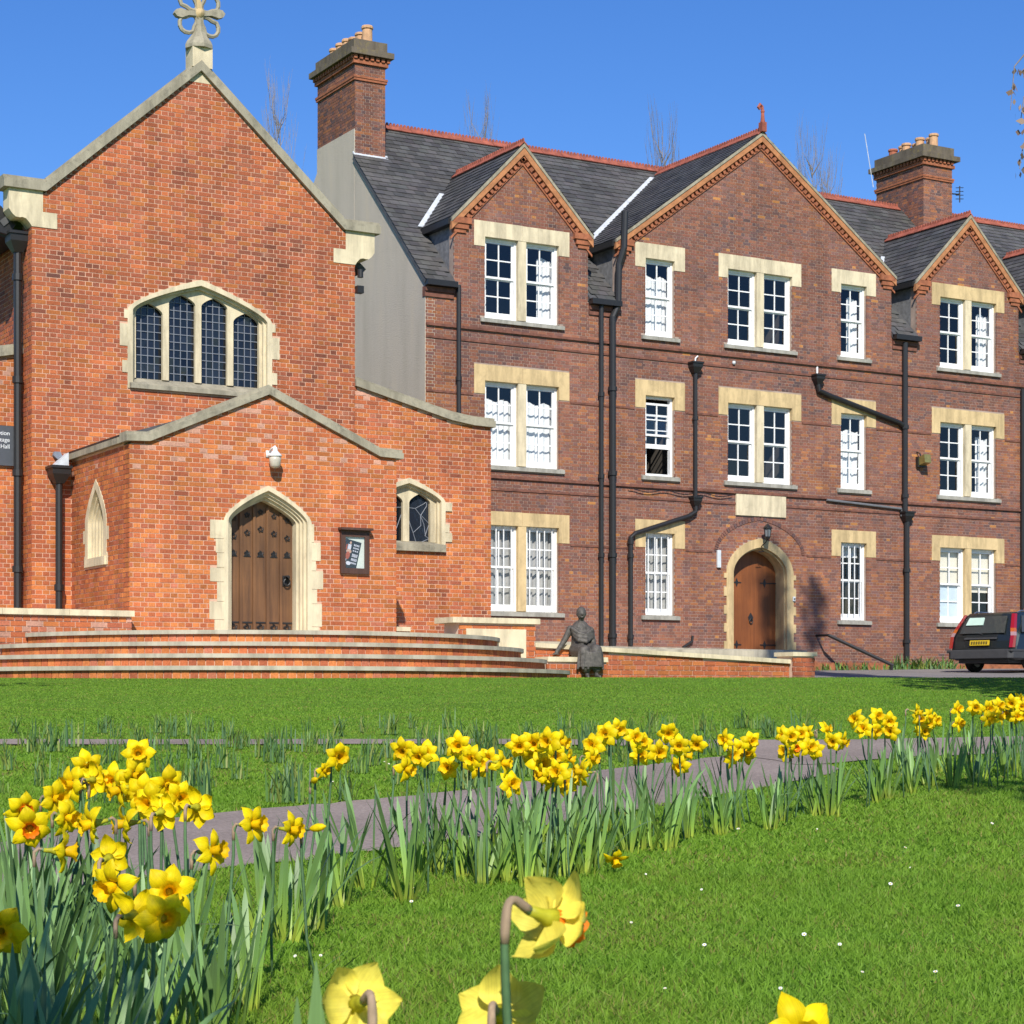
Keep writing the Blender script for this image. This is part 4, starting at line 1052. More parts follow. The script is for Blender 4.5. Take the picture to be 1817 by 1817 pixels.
def sheet(name, edgeA, edgeB, mat, n=90, m=8, lift=.0):
    """ground-hugging strip between two polylines given as world points"""
    def samp(E):
        E = [Vector((p[0], p[1])) for p in E]; s = [0]
        for a, b in zip(E, E[1:]): s.append(s[-1] + (b-a).length)
        t = np.linspace(0, s[-1], n); return np.stack([np.interp(t, s, [p.x for p in E]), np.interp(t, s, [p.y for p in E])], -1)
    A, B = samp(edgeA), samp(edgeB); k = np.linspace(0, 1, m)[None, :, None]
    P = A[:, None, :]*(1-k) + B[:, None, :]*k; d = S30*P[..., 0] + C30*P[..., 1]; z = gd(d) + lift
    V = np.concatenate([P, z[..., None]], -1).reshape(-1, 3); ix = np.arange(n*m).reshape(n, m)
    f = np.stack([ix[:-1, :-1], ix[:-1, 1:], ix[1:, 1:], ix[1:, :-1]], -1).reshape(-1, 4)
    me = bpy.data.meshes.new(name); me.from_pydata(V, [], f); me.update(); me.materials.append(M[mat])
    if sum(p.normal.z for p in me.polygons) < 0: me.flip_normals()
    return link(bpy.data.objects.new(name, me)), A, B
def smooth_edge(pts, jit=.02):
    out = []
    for a, b in zip(pts, pts[1:]):
        for t in np.linspace(0, 1, 8, endpoint=False): out.append((a[0]+(b[0]-a[0])*t, a[1]+(b[1]-a[1])*t))
    out.append(pts[-1])
    return [(x + random.gauss(0, jit), y + random.gauss(0, jit)) for x, y in out]
H = lambda px, py: tuple(hit(px, py))[:2]
near_top = [H(-700, 1640), H(-150, 1510), H(200, 1456), H(380, 1438), H(540, 1424), H(720, 1408), H(850, 1395), H(1040, 1366), H(1200, 1347), H(1330, 1334), H(1400, 1328)]
near_bot = [H(-700, 1900), H(-150, 1640), H(200, 1560), H(380, 1535), H(540, 1518), H(720, 1496), H(850, 1478), H(1040, 1447), H(1200, 1420), H(1400, 1383), H(1500, 1360)]
pth, pA, pB = sheet('path', smooth_edge(near_top), smooth_edge(near_bot), 'path', lift=-.012)
tag(pth, 'grey tarmac path curving across the lawn behind the daffodils', kind='structure')
far_top = [H(-900, 1309), H(0, 1309), H(400, 1309), H(800, 1309), H(1250, 1310), H(1500, 1310), H(1700, 1306), H(2100, 1300), H(2900, 1290)]
far_bot = [H(-900, 1318), H(0, 1318), H(400, 1318), H(800, 1317), H(1250, 1322), H(1420, 1355), H(1640, 1338), H(2100, 1326), H(2900, 1312)]
pth2, fA, fB = sheet('path', smooth_edge(far_top), smooth_edge(far_bot, .015), 'path', lift=-.009)
tag(pth2, 'narrow far strip of tarmac path along the edge of the upper lawn', kind='structure')
dA = [(18, 30.3), (24, 30.4), (34, 30.8), (50, 31.0), (80, 31)]; dB = [(18, 40.9), (24, 40.9), (34, 40.2), (50, 40.2), (80, 40.2)]
drv, _, _ = sheet('driveway', dA, dB, 'drive', m=14, lift=.004); tag(drv, 'tarmac drive in front of the long building', kind='structure')
# raised terrace behind the steps
ter = MB().prismz([(3.0, 28.0), (9.7, 28.0), (9.7, 27.75), (14.6, 27.4), (17.3, 27.4), (17.3, 31.5), (3.0, 31.5)], -.2, PZ-.003).build('terrace', M['tread']); tag(ter, 'stone-paved terrace in front of the porch', kind='structure')
ter2 = MB().prismz([(20.0, 38.6), (30.0, 40.0), (31.75, 40.15), (31.75, 41.0), (20.0, 41.0)], -.2, 1.262).build('terrace', M['tread']); tag(ter2, 'paved landing before the arched door', kind='structure')
# ------------------------------------------------------------------ steps
def circ(p, q, r):
    (ax, ay), (bx, by), (cx, cy) = p, q, r; d = 2*(ax*(by-cy)+bx*(cy-ay)+cx*(ay-by))
    ux = ((ax*ax+ay*ay)*(by-cy)+(bx*bx+by*by)*(cy-ay)+(cx*cx+cy*cy)*(ay-by))/d; uy = ((ax*ax+ay*ay)*(cx-bx)+(bx*bx+by*by)*(ax-cx)+(cx*cx+cy*cy)*(bx-ax))/d
    return ux, uy, math.hypot(ax-ux, ay-uy)
SX, SY, SR = circ((8.15, 27.6), (10.52, 24.87), (15.2, 26.7))
steps = empty('entrance_steps', (SX, SY-SR, .3), label='four wide curved brick steps with pale stone treads below the porch', cat='steps')
siv = Matrix.Translation((-SX, -(SY-SR), -.3))
def sp(o): o.parent = steps; o.matrix_parent_inverse = siv; return o
ZT = [.94, .775, .61, .445]; TR = [0, .36, .71, 1.06]
def arc_range(r):                                   # between the left parapet plane and the right wall plane
    aL = math.pi + math.asin(min(1, max(-1, (SY-27.65)/r))); aR = 2*math.pi - math.asin(min(1, max(-1, (SY-26.98)/r)))
    return aL, aR
nb = 0; cand = []
for i, (z, t) in enumerate(zip(ZT, TR)):
    r = SR + t; aL, aR = arc_range(r); n = 72; mb = MB()
    th = np.linspace(aL, aR, n)
    ro, ri = r, r-.55
    vs = []
    for a in th:
        for rr, zz in ((ro, z), (ro, z-.055), (ri, z-.055), (ri, z)): vs.append((SX+rr*math.cos(a), SY+rr*math.sin(a), zz))
    fs = [(0, 1, 2, 3), tuple((n-1)*4+q for q in (3, 2, 1, 0))]
    for k in range(n-1):
        for q in range(4): fs.append((k*4+q, k*4+(q+1) % 4, (k+1)*4+(q+1) % 4, (k+1)*4+q))
    sp(mb.add(vs, fs).build('tread', M['tread']))
    rb = r-.045; zb = z-.055; zlow = (ZT[i+1] if i < 3 else .16)
    # backing behind the joints
    mb = MB(); vs = []
    for a in th:
        for rr, zz in ((rb-.012, zb), (rb-.012, zlow), (rb-.5, zlow), (rb-.5, zb)): vs.append((SX+rr*math.cos(a), SY+rr*math.sin(a), zz))
    sp(mb.add(vs, fs).build('riser_core', M['mortar_warm']))
    hb = zb - zlow - .006
    nbk = int((aR-aL)*rb/.1135)
    for k in range(nbk):
        a = aL + (aR-aL)*(k+.5)/nbk; px_ = SX+rb*math.cos(a); py_ = SY+rb*math.sin(a)
        d = S30*px_ + C30*py_; px = PCX + F*(C30*px_ - S30*py_)/d
        cand.append((0 if -10 < px < 1000 else 1, i, a, px_, py_, (zb+zlow)/2 + .003, hb, random.choice([0, 0, 0, 9, 6, 6, 7, 1, 0, 9, 6, 2])))
random.shuffle(cand); cand.sort(key=lambda c: c[0]); rest = MB()
for q, (_, i, a, x, y, z, hb, ci) in enumerate(cand):
    if q < 300:
        key = ('riser', round(hb, 3), ci)
        if key not in _bm: _bm[key] = MB().box(-.0515, .0515, 0, .06, -hb/2, hb/2, PAL_RED[ci]).mesh('brick', M['brick'])
        o = bpy.data.objects.new('brick', _bm[key]); link(o); sp(o); o.location = (x, y, z); o.rotation_euler = (0, 0, a + math.pi/2)
    else:
        b = MB().box(-.0515, .0515, 0, .06, -hb/2, hb/2, PAL_RED[ci]); ca, sa = math.cos(a+math.pi/2), math.sin(a+math.pi/2)
        b.v = [(x + ca*p[0] - sa*p[1], y + sa*p[0] + ca*p[1], z + p[2]) for p in b.v]; rest.add(b.v, b.f, PAL_RED[ci])
if rest.v: o = sp(rest.build('riser_bricks', M['brick'])); o['kind'] = 'stuff'
fill = MB().prismz([(SX+(SR-.5)*math.cos(a), SY+(SR-.5)*math.sin(a)) for a in np.linspace(*arc_range(SR), 40)], .2, PZ-.004); sp(fill.build('landing', M['tread']))
# ------------------------------------------------------------------ low walls
def pick_new(u, z, h):
    x = random.random()
    return 0 if x < .3 else 9 if x < .5 else 6 if x < .62 else 1 if x < .8 else 7 if x < .9 else 10
def pick_newl(u, z, h): return 7 if random.random() < .3 else 8 if random.random() < .14 else pick_new(u, z, h)
def low_wall(name, label, Y, x0, x1, z0, top, pick, capth=.085, th=.3, caplabel='coping', over=.05, ch=.078, capend=(0, 0), mort='mortar_pale', cuts=()):
    """top: list of (x, z) of the brick top"""
    e = empty(name, ((x0+x1)/2, Y+th/2, z0), label=label, cat='wall'); iv = Matrix.Translation((-(x0+x1)/2, -(Y+th/2), -z0))
    def wp(o): o.parent = e; o.matrix_parent_inverse = iv; return o
    tz = lambda x: float(np.interp(x, [p[0] for p in top], [p[1] for p in top]))
    w = Wall((0, Y, 0), (1, 0, 0), (0, -1, 0))
    def ext(z):
        xs = [x for x in np.linspace(x0, x1, 80) if tz(x) > z + .01]
        return (min(xs), max(xs)) if xs else None
    w.bricks(z0, max(p[1] for p in top), ext, list(cuts), 'r', ch, .232, .012, pick=pick, ph=x0)
    w.obj = wp(MB().prism([(x0+.008, z0), (x1-.008, z0)] + [(x, z) for x, z in reversed([(max(x0+.008, min(x1-.008, p[0])), p[1]) for p in top])], Y+.01, Y+th).build('wall_core', M[mort]))
    lay_bricks([w], 'r', 300)
    cp = [(top[0][0]-capend[0], top[0][1])] + list(top[1:-1]) + [(top[-1][0]+capend[1], top[-1][1])]
    for (a, za), (b, zb) in zip(cp, cp[1:]):
        n = max(1, int(round((b-a)/.95)))
        for k in range(n):
            t0, t1 = k/n, (k+1)/n
            xa, xb = a+(b-a)*t0+.002, a+(b-a)*t1-.002; q0, q1 = za+(zb-za)*t0, za+(zb-za)*t1
            wp(MB().prism([(xa, q0), (xb, q1), (xb, q1+capth), (xa, q0+capth)], Y-over, Y+th+over).build('coping_stone', M['stone']))
    return e, wp
low_wall('parapet_wall', 'low red brick parapet with stone coping at the left of the steps', 27.7, 4.0, 9.70, .1, [(4.0, 1.20), (9.70, 1.20)], pick_newl, capend=(0, .03))
RW = 27.0
low_wall('ramp_wall', 'long low orange brick wall with sloping stone coping right of the seated statue', RW, 15.98, 20.97, .1, [(15.98, .83), (17.45, .77), (20.97, .62)], pick_new, capth=.07)
sl_ = box(17.2, 20.55, 27.42, 28.6, .1, .845).build('ramp_landing', M['tread']); tag(sl_, 'stone slab edge of the ramp landing behind the sloping wall coping', kind='structure')
low_wall('bench_wall', 'low brick ledge with stone seat under the bronze statue', 26.55, 15.95, 17.05, .1, [(15.95, .60), (17.05, .60)], pick_new, th=.44, capth=.075, over=.03)
low_wall('gate_pier', 'short square brick pier at the right end of the low wall', 26.9, 20.98, 21.44, .1, [(20.98, .745), (21.44, .745)], lambda u, z, h: random.choice([1, 2, 10, 0]), th=.46, capth=.07, over=.03, capend=(.03, .03))
mem, mw = low_wall('memorial_pier', 'brick pier with inset blank stone panel at the right end of the steps', 26.93, 14.62, 15.97, .3, [(14.62, 1.185), (15.97, 1.185)], pick_new, th=.5, capend=(.14, .06), cuts=[(14.74, 15.80, .5, 1.10)])
mw(box(14.74, 15.80, 26.925, 27.0, .5, 1.10).build('stone_panel', M['stone']))
stub, _ = low_wall('stub_wall', 'short brick stub with coping against the porch corner', 28.3, 14.10, 14.48, .8, [(14.10, 1.09), (14.48, 1.09)], pick_new, th=.3, capth=.07, over=.03)
# ------------------------------------------------------------------ statue: one continuous remeshed body
def capsule(mb, p, q, r0, r1, n=10):
    p, q = Vector(p), Vector(q); ax = (q-p).normalized(); pts = []; rs = []
    for t in (-.95, -.7, -.35): pts.append(p + ax*r0*t); rs.append(r0*math.sqrt(1-t*t))
    for t in np.linspace(0, 1, 5): pts.append(p.lerp(q, t)); rs.append(r0+(r1-r0)*t)
    for t in (.35, .7, .95): pts.append(q + ax*r1*t); rs.append(r1*math.sqrt(1-t*t))
    mb.tube(pts, rs, n)
def ball(mb, c, rx, ry, rz, n=14):
    b = MB().lathe([(math.sin(t), -math.cos(t)) for t in np.linspace(.05, math.pi-.05, 10)], (0, 0, 0), n); mb.add([(c[0]+x*rx, c[1]+y*ry, c[2]+z*rz) for x, y, z in b.v], b.f)
st = MB()                                    # local frame: x right, -y towards the viewer, z up from the ground; seat at 0.34
ball(st, (0, .06, .43), .19, .16, .13)                       # hips
capsule(st, (0, .06, .46), (-.01, .03, .74), .155, .14, 14)  # torso
ball(st, (-.01, .02, .73), .185, .115, .10)                  # shoulders / cowl
ball(st, (.0, -.05, .66), .15, .08, .07)
for k in range(3):                                           # draped folds of the shawl
    t = k/3; st.tube([(-.17+.02*k, -.05, .76-.05*k), (-.06, -.135-.012*k, .675-.055*k), (.05, -.14-.012*k, .645-.05*k), (.17, -.05, .73-.05*k)], .034, 6)
capsule(st, (-.01, -.0, .82), (-.005, -.03, .90), .05, .046)
ball(st, (-.005, -.045, .975), .074, .088, .098); ball(st, (-.005, -.015, .99), .078, .08, .088)
ball(st, (-.005, -.13, .955), .014, .018, .02); ball(st, (-.005, -.118, .915), .026, .014, .01); ball(st, (-.076, -.03, .965), .012, .02, .026); ball(st, (.066, -.03, .965), .012, .02, .026)
capsule(st, (-.17, .02, .74), (-.27, .03, .56), .058, .046); capsule(st, (-.27, .03, .56), (-.385, -.0, .40), .045, .034); 
ball(st, (-.41, -.02, .372), .045, .05, .018)
for k in range(5): capsule(st, (-.41-.018+.009*k, -.035, .37), (-.47+.026*k, -.085+.006*abs(k-2), .362), .011, .008, 6)
capsule(st, (.15, .02, .72), (.185, -.03, .52), .058, .048); capsule(st, (.185, -.03, .52), (.13, -.20, .44), .044, .034); ball(st, (.11, -.235, .435), .04, .045, .02)
for k in range(5): capsule(st, (.09+.012*k, -.25, .433), (.075+.017*k, -.30, .42), .010, .008, 6)
capsule(st, (-.07, .0, .42), (.0, -.30, .40), .12, .10); capsule(st, (.09, .0, .42), (.19, -.28, .41), .12, .10)       # thighs under the skirt
capsule(st, (.0, -.30, .38), (.03, -.30, .16), .105, .085); capsule(st, (.19, -.28, .38), (.20, -.27, .16), .105, .08)
sk = [(-.10, -.24), (-.06, -.38), (.1, -.41), (.26, -.37), (.31, -.24), (.25, -.13), (0, -.10)]
st.add([(x, y, .39) for x, y in sk] + [(x*1.05, y*1.03, .165) for x, y in sk], [tuple(range(7)), tuple(range(13, 6, -1))] + [(i, (i+1) % 7, 7+(i+1) % 7, 7+i) for i in range(7)])
for k in range(6):
    x = -.08+.07*k; st.tube([(x, -.33-.05*math.sin(k*1.1), .38), (x+.01*(k-3), -.36-.04*math.sin(k*1.1), .13)], .022, 6)
capsule(st, (.04, -.29, .15), (.05, -.30, .045), .042, .034); capsule(st, (.19, -.27, .15), (.2, -.27, .045), .042, .034)
capsule(st, (.05, -.29, .035), (.045, -.44, .022), .034, .024); capsule(st, (.2, -.26, .035), (.235, -.40, .022), .034, .024)
sme = st.mesh('statue', M['bronze'])
sp_ = at(1037, 1150, 26.72); gz_ = gh(sp_.x, 26.35)
so = bpy.data.objects.new('statue', sme); link(so); so.location = (sp_.x-.02, 26.78, gz_); so.scale = (1.0, 1.04, 1.05); so.rotation_euler = (0, 0, R(-24))
rm = so.modifiers.new('remesh', 'REMESH'); rm.mode = 'VOXEL'; rm.voxel_size = .009; rm.use_smooth_shade = True
sm = so.modifiers.new('smooth', 'SMOOTH'); sm.factor = .5; sm.iterations = 2
tag(so, 'weathered bronze statue of a seated woman in a shawl leaning on one arm', 'statue')
# ------------------------------------------------------------------ wall fittings
def lamp_porch():
    p = at(488, 812, YP-.18); w = at(478, 805, YP)
    e = empty('wall_lamp', (w.x, YP, p.z), label='white bulkhead lamp with frosted bowl above the porch door', cat='lamp'); iv = Matrix.Translation((-w.x, -YP, -p.z))
    x, y, z = w.x+.02, YP-.17, p.z
    for nm, mb, mt in (('shade', MB().lathe([(.03, .16), (.04, .10), (.10, .04), (.105, .02), (.095, .015)], (x, y, z), 14), 'lampwhite'), ('glass_bowl', MB().lathe([(.088, .015), (.09, -.03), (.08, -.12), (.05, -.15), (0.01, -.16)], (x, y, z), 14), 'lampglass'),
                       ('bracket', MB().tube([(x-.03, YP+.02, z+.08), (x-.02, YP-.08, z+.14), (x, y, z+.17), (x, y, z+.12)], .016, 8).box(x-.08, x+.02, YP-.02, YP, z+.02, z+.12), 'lampwhite')):
        o = mb.build(nm, M[mt], e, smooth=True); o.matrix_parent_inverse = iv
M['lampwhite'] = coat('lamp_enamel', (.75, .76, .76), .35); M['lampglass'] = plain('frosted_bowl', (.60, .55, .45), .3, .2, 8, bmp=.05)
lamp_porch()
def lantern():
    p = at(1350, 940, YM-.3); x, y, z = 30.95, YM-.28, p.z
    e = empty('wall_lantern', (x, YM, z), label='black iron lantern on a bracket above the arched front door', cat='lantern'); iv = Matrix.Translation((-x, -YM, -z))
    g = MB().tube([(x, YM, z-.42), (x-.02, YM-.1, z-.36), (x, YM-.2, z-.3), (x, y, z-.22)], .014, 6); g.tube([(x, YM, z-.46), (x+.08, YM-.02, z-.52), (x-.08, YM-.02, z-.53)], .012, 5)
    h = MB().lathe([(.0, .17), (.03, .15), (.06, .12), (.12, .06), (.12, .04), (.09, .035)], (x, y, z), 8); h.lathe([(.075, -.16), (.05, -.22), (.01, -.24)], (x, y, z), 8)
    for k in range(6):
        a = k*math.pi/3; h.tube([(x+.095*math.cos(a), y+.095*math.sin(a), z+.05), (x+.07*math.cos(a), y+.07*math.sin(a), z-.17)], .009, 5)
    gl = MB().lathe([(.085, .035), (.065, -.16)], (x, y, z), 6)
    for nm, mb, mt in (('bracket', g, 'black'), ('cage', h, 'black'), ('lantern_glass', gl, 'lampgrey')):
        o = mb.build(nm, M[mt], e); o.matrix_parent_inverse = iv
M['lampgrey'] = plain('dusty_glass', (.25, .27, .28), .2, .3, 10, bmp=0)
lantern()
# bulkhead floodlight on the right wall
p = at(1636, 815, YM-.15); e = empty('floodlight', (p.x, YM, p.z), label='brass-coloured floodlight on the wall beside the right drainpipe', cat='floodlight')
M['brassy'] = plain('brass_reflector', (.42, .36, .12), .35, .3, 8, metal=.6); iv = Matrix.Translation((-p.x, -YM, -p.z))
for nm, mb, mt in (('head', MB().prismx([(YM-.34, p.z-.10), (YM-.10, p.z-.16), (YM-.10, p.z+.06), (YM-.30, p.z+.12)], p.x-.06, p.x+.16), 'brassy'), ('hood', MB().prismx([(YM-.1, p.z-.2), (YM-.02, p.z-.2), (YM-.02, p.z+.08), (YM-.1, p.z+.07)], p.x-.1, p.x+.17), 'black'), ('arm', MB().tube([(p.x-.05, YM, p.z+.2), (p.x-.05, YM-.12, p.z+.16), (p.x-.02, YM-.14, p.z+.05)], .02, 6), 'black')):
    o = mb.build(nm, M[mt], e); o.matrix_parent_inverse = iv
M['boxwhite'] = coat('grey_white_plastic', (.62, .66, .68), .4)
p = at(1274, 992, YM); tag(box(p.x-.055, p.x+.055, YM-.07, YM-.004, p.z-.22, p.z+.22).build('entry_box', M['boxwhite'], bevel=.01), 'slim pale grey box on the wall left of the arched door', 'box')
p = at(1407, 1063, YM); bb = tag(box(p.x-.04, p.x+.04, YM-.06, YM-.032, p.z-.06, p.z+.06).build('door_bell', M['boxwhite'], bevel=.006), 'small white bell push on the stone jamb right of the arched door', 'bell'); MB().lathe([(.02, 0), (.02, .012), (0.005, .015)], (0, 0, 0), 10).build('button', M['black'], bb).matrix_local = Matrix.Translation((p.x, YM-.061, p.z)) @ Matrix.Rotation(R(90), 4, 'X')
p = at(1301, 644, YM); tag(MB().lathe([(.0, .05), (.035, .04), (.05, 0), (.035, -.04), (0, -.05)], (p.x, YM-.03, p.z), 10, caps=False).build('vent_cap', M['boxwhite'], smooth=True), 'tiny white vent cap below the middle top-floor windows', 'vent')
p = at(100, 808, YC); tag(MB().prism([(p.x-.07, p.z-.01), (p.x, p.z-.07), (p.x+.07, p.z-.01), (p.x+.04, p.z+.05), (p.x-.05, p.z+.05)], YC-.08, YC+.01).build('alarm_box', M['leadcame']), 'small grey fitting on the chapel wall beside the porch eaves', 'fitting')
# notice board with poster
nx0, nx1, nz0, nz1 = 13.12, 13.60, 1.945, 2.61
nbd = empty('notice_board', (13.36, YP, nz0), label='dark wooden glazed notice board with a tilted poster, right of the porch door', cat='notice board'); niv = Matrix.Translation((-13.36, -YP, -nz0))
M['paper'] = plain('pale_backing_paper', (.62, .66, .58), .8, .06, 4, bmp=.02); M['poster'] = plain('poster_black', (.022, .024, .027), .5, .2, 8, bmp=0)
M['pwhite'] = plain('poster_white', (.62, .62, .68), .6, .15, 12, bmp=0); M['pred'] = plain('poster_red', (.50, .11, .05), .6, .35, 12, bmp=0); M['pskin'] = plain('poster_skin', (.58, .36, .26), .6, .2, 12, bmp=0)
def nb_(o): o.parent = nbd; o.matrix_parent_inverse = niv; return o
fw = .075; g = MB(); g.box(nx0, nx0+fw, YP-.055, YP, nz0, nz1); g.box(nx1-fw, nx1, YP-.055, YP, nz0, nz1); g.box(nx0+fw, nx1-fw, YP-.055, YP, nz0, nz0+.085); g.box(nx0+fw, nx1-fw, YP-.055, YP, nz1-.10, nz1)
nb_(g.build('frame', M['darkwood'])); nb_(box(nx0-.03, nx1+.03, YP-.14, YP, nz1, nz1+.035).build('hood', M['darkwood']))
nb_(box(nx0+fw, nx1-fw, YP-.02, YP-.006, nz0+.085, nz1-.10).build('backing_paper', M['paper']))
# poster: dark sheet with a white-shirted figure and rows of pale lettering, hung askew
po = empty('poster', (nx0+.045, YP-.024, nz0+.52)); nb_(po)
po.location = (nx0+.095, YP-.024, nz0+.54); po.rotation_euler = (0, R(13), 0)
def pq(name, x0, x1, z0, z1, mt, dy): MB().box(x0, x1, dy-.0012, dy, z0, z1).build(name, M[mt], po)
pq('sheet', 0, .27, -.44, 0, 'poster', 0)
def pell(name, cx, cz, rx, rz, mt, dy): MB().prism([(cx+rx*math.cos(t), cz+rz*math.sin(t)) for t in np.linspace(0, 2*math.pi, 14, endpoint=False)], dy-.0012, dy).build(name, M[mt], po)
pell('figure_print', .095, -.045, .016, .022, 'pskin', -.0015); pq('figure_print', .06, .115, -.15, -.07, 'pwhite', -.0016); pell('figure_print', .09, -.18, .045, .035, 'pskin', -.0018); pell('figure_print', .085, -.245, .035, .06, 'pred', -.002)
pq('figure_print', .055, .075, -.38, -.30, 'pwhite', -.0015); pell('figure_print', .12, -.36, .04, .03, 'pwhite', -.0016); pq('figure_print', .03, .05, -.16, -.08, 'pred', -.0014)
for k, (z, n_, hgt) in enumerate(((-.05, 4, .03), (-.10, 5, .022), (-.145, 3, .02), (-.20, 5, .05), (-.27, 5, .04), (-.33, 6, .026))):   # too small to read in the photo: rows of letter-sized strokes
    for q in range(n_):
        x0 = .155 + q*.1/n_; pq('lettering', x0, x0+.1/n_*.62, z-hgt, z, 'pwhite', -.0014)
nb_(MB().add([(nx0+fw, YP-.045, nz0+.085), (nx1-fw, YP-.045, nz0+.085), (nx1-fw, YP-.045, nz1-.1), (nx0+fw, YP-.045, nz1-.1)], [(0,1,2,3)]).build('glazing', M['glass']))
# direction sign on the left aisle
sgx1 = 9.0; szt, szb = 4.285, 3.665
M['signgrey'] = coat('slate_grey_sign', (.075, .082, .095), .5); M['lettering'] = coat('white_lettering', (.80, .82, .83), .5)
sgn = tag(box(7.55, sgx1, 31.14, 31.165, szb, szt).build('direction_sign', M['signgrey']), 'dark grey direction sign with white lettering on the wall at the left edge', 'sign')
for i, tx in enumerate(('Reception', 'Cottage', 'Dining Hall')):
    cu = bpy.data.curves.new('lettering', 'FONT'); cu.body = tx; cu.size = .094; cu.align_x = 'RIGHT'; cu.extrude = .001
    o = bpy.data.objects.new('lettering', cu); link(o, sgn); o.location = (sgx1-.075, 31.137, szt-.145-.104*i); o.rotation_euler = (R(90), 0, 0); cu.materials.append(M['lettering'])
    bpy.context.view_layer.update(); mm = bpy.data.meshes.new_from_object(o.evaluated_get(bpy.context.evaluated_depsgraph_get())); o2 = bpy.data.objects.new('lettering', mm); link(o2, sgn); o2.location = o.location; o2.rotation_euler = o.rotation_euler; bpy.data.objects.remove(o)
    if not mm.materials: mm.materials.append(M['lettering'])
# ------------------------------------------------------------------ car
def carpaint():
    m, nt, bs = newmat('dark_green_black_paint'); bs.inputs['Base Color'].default_value = (.010, .014, .014, 1); bs.inputs['Roughness'].default_value = .35
    bs.inputs['Coat Weight'].default_value = .6; bs.inputs['Coat Roughness'].default_value = .08; return m
M['car'] = carpaint(); M['trim'] = plain('grey_bumper_plastic', (.045, .045, .047), .7, .2, 10); M['tyre'] = plain('tyre_rubber', (.02, .02, .02), .9, .2, 12); M['alloy'] = plain('alloy_rim', (.35, .36, .37), .4, .2, 9, metal=.7)
M['carglass'] = dark_glass('tinted_car_glass', (.045, .05, .05), .05)
def tail(name, c):
    m, nt, bs = newmat(name); bs.inputs['Base Color'].default_value = (*c, 1); bs.inputs['Roughness'].default_value = .12; bs.inputs['Coat Weight'].default_value = .8; return m
M['tailred'] = tail('red_lens', (.30, .008, .010)); M['tailamber'] = tail('amber_lens', (.45, .10, .008)); M['tailclear'] = tail('clear_lens', (.38, .22, .22)); M['plate'] = plain('yellow_plate', (.62, .42, .02), .5, .1, 6, bmp=0); M['plateink'] = plain('plate_characters', (.12, .085, .01), .6, .1, 6, bmp=0)
M['sticker'] = plain('pale_green_sheet', (.50, .66, .56), .7, .1, 5, bmp=0); M['chrome'] = plain('roof_rail_metal', (.5, .5, .5), .25, .1, 9, metal=.9)
CW = .88
cx_, cy_ = at(1797, 1160, 35.0).x, 35.0
phi = R(13)
car = empty('parked_car', (0, 0, 0), label='dark green estate car with tall red tail lamps parked by the building', cat='car')
# car local frame: x forward, y left, origin on the ground below the rear right corner
def lathebody():
    pass
prof = [(.02, .32), (.0, .42), (-.02, .55), (.01, .72), (.05, .84), (.10, .95), (.22, 1.18), (.36, 1.36), (.44, 1.405), (.7, 1.425), (2.4, 1.40), (2.9, 1.30), (3.6, .92), (4.5, .80), (4.66, .62), (4.68, .38), (4.55, .28), (.15, .27)]
def hw(z): return CW*(1 - .0*z) if z < .85 else CW*(1-.23*((z-.85)/.58))
mb = MB(); n = len(prof)
sect = []
for yy in (-1, -.93, -.5, 0, .5, .93, 1):
    for x, z in prof:
        inset = .06 if abs(yy) == 1 else 0
        sect.append((x + (.05 if abs(yy) > .9 and x < 1 else 0) + (.02 if abs(yy) == 1 and x < 1 else 0) + inset*(.5 if x < 1 else -.5), hw(z)*yy*(1 if abs(yy) < 1 else 1), z - (.02 if abs(yy) == 1 and z > .9 else 0)))
fs = []
for k in range(6):
    for i in range(n): fs.append((k*n+i, k*n+(i+1) % n, (k+1)*n+(i+1) % n, (k+1)*n+i))
fs += [tuple(range(n)), tuple(range(7*n-1, 6*n-1, -1))]
mb.add(sect, fs); body = mb.build('body', M['car'], car, smooth=False, bevel=.03)
def rear(z): return float(np.interp(z, [.42, .55, .72, .84, .95, 1.18, 1.36], [.0, -.02, .01, .05, .10, .22, .36]))
def rquad(name, y0, y1, z0, z1, mt, off=.02, parent=car, taper=0):
    a = (rear(z0)-off, y0, z0); b = (rear(z0)-off, y1, z0); c = (rear(z1)-off, y1-taper, z1); d = (rear(z1)-off, y0+taper, z1)
    return MB().slab(a, b, c, d, .015).build(name, M[mt], parent)
tg = rquad('tailgate_window', -.62, .62, .90, 1.31, 'carglass', .025, taper=.07)
rquad('window_sheet', .02, .50, 1.10, 1.28, 'sticker', .045, tg, .03)
rquad('tailgate_trim', -.45, .45, .76, .80, 'trim', .035); npl = rquad('number_plate', -.27, .27, .615, .735, 'plate', .045)
for q in range(7):
    y0 = .235-q*.068; rquad('plate_character', y0-.045, y0, .64, .71, 'plateink', .052, npl)
MB().tube([(rear(.9)-.04, -.02, .88), (rear(1.0)-.05, .22, .93)], .012, 6).build('rear_wiper', M['trim'], car)
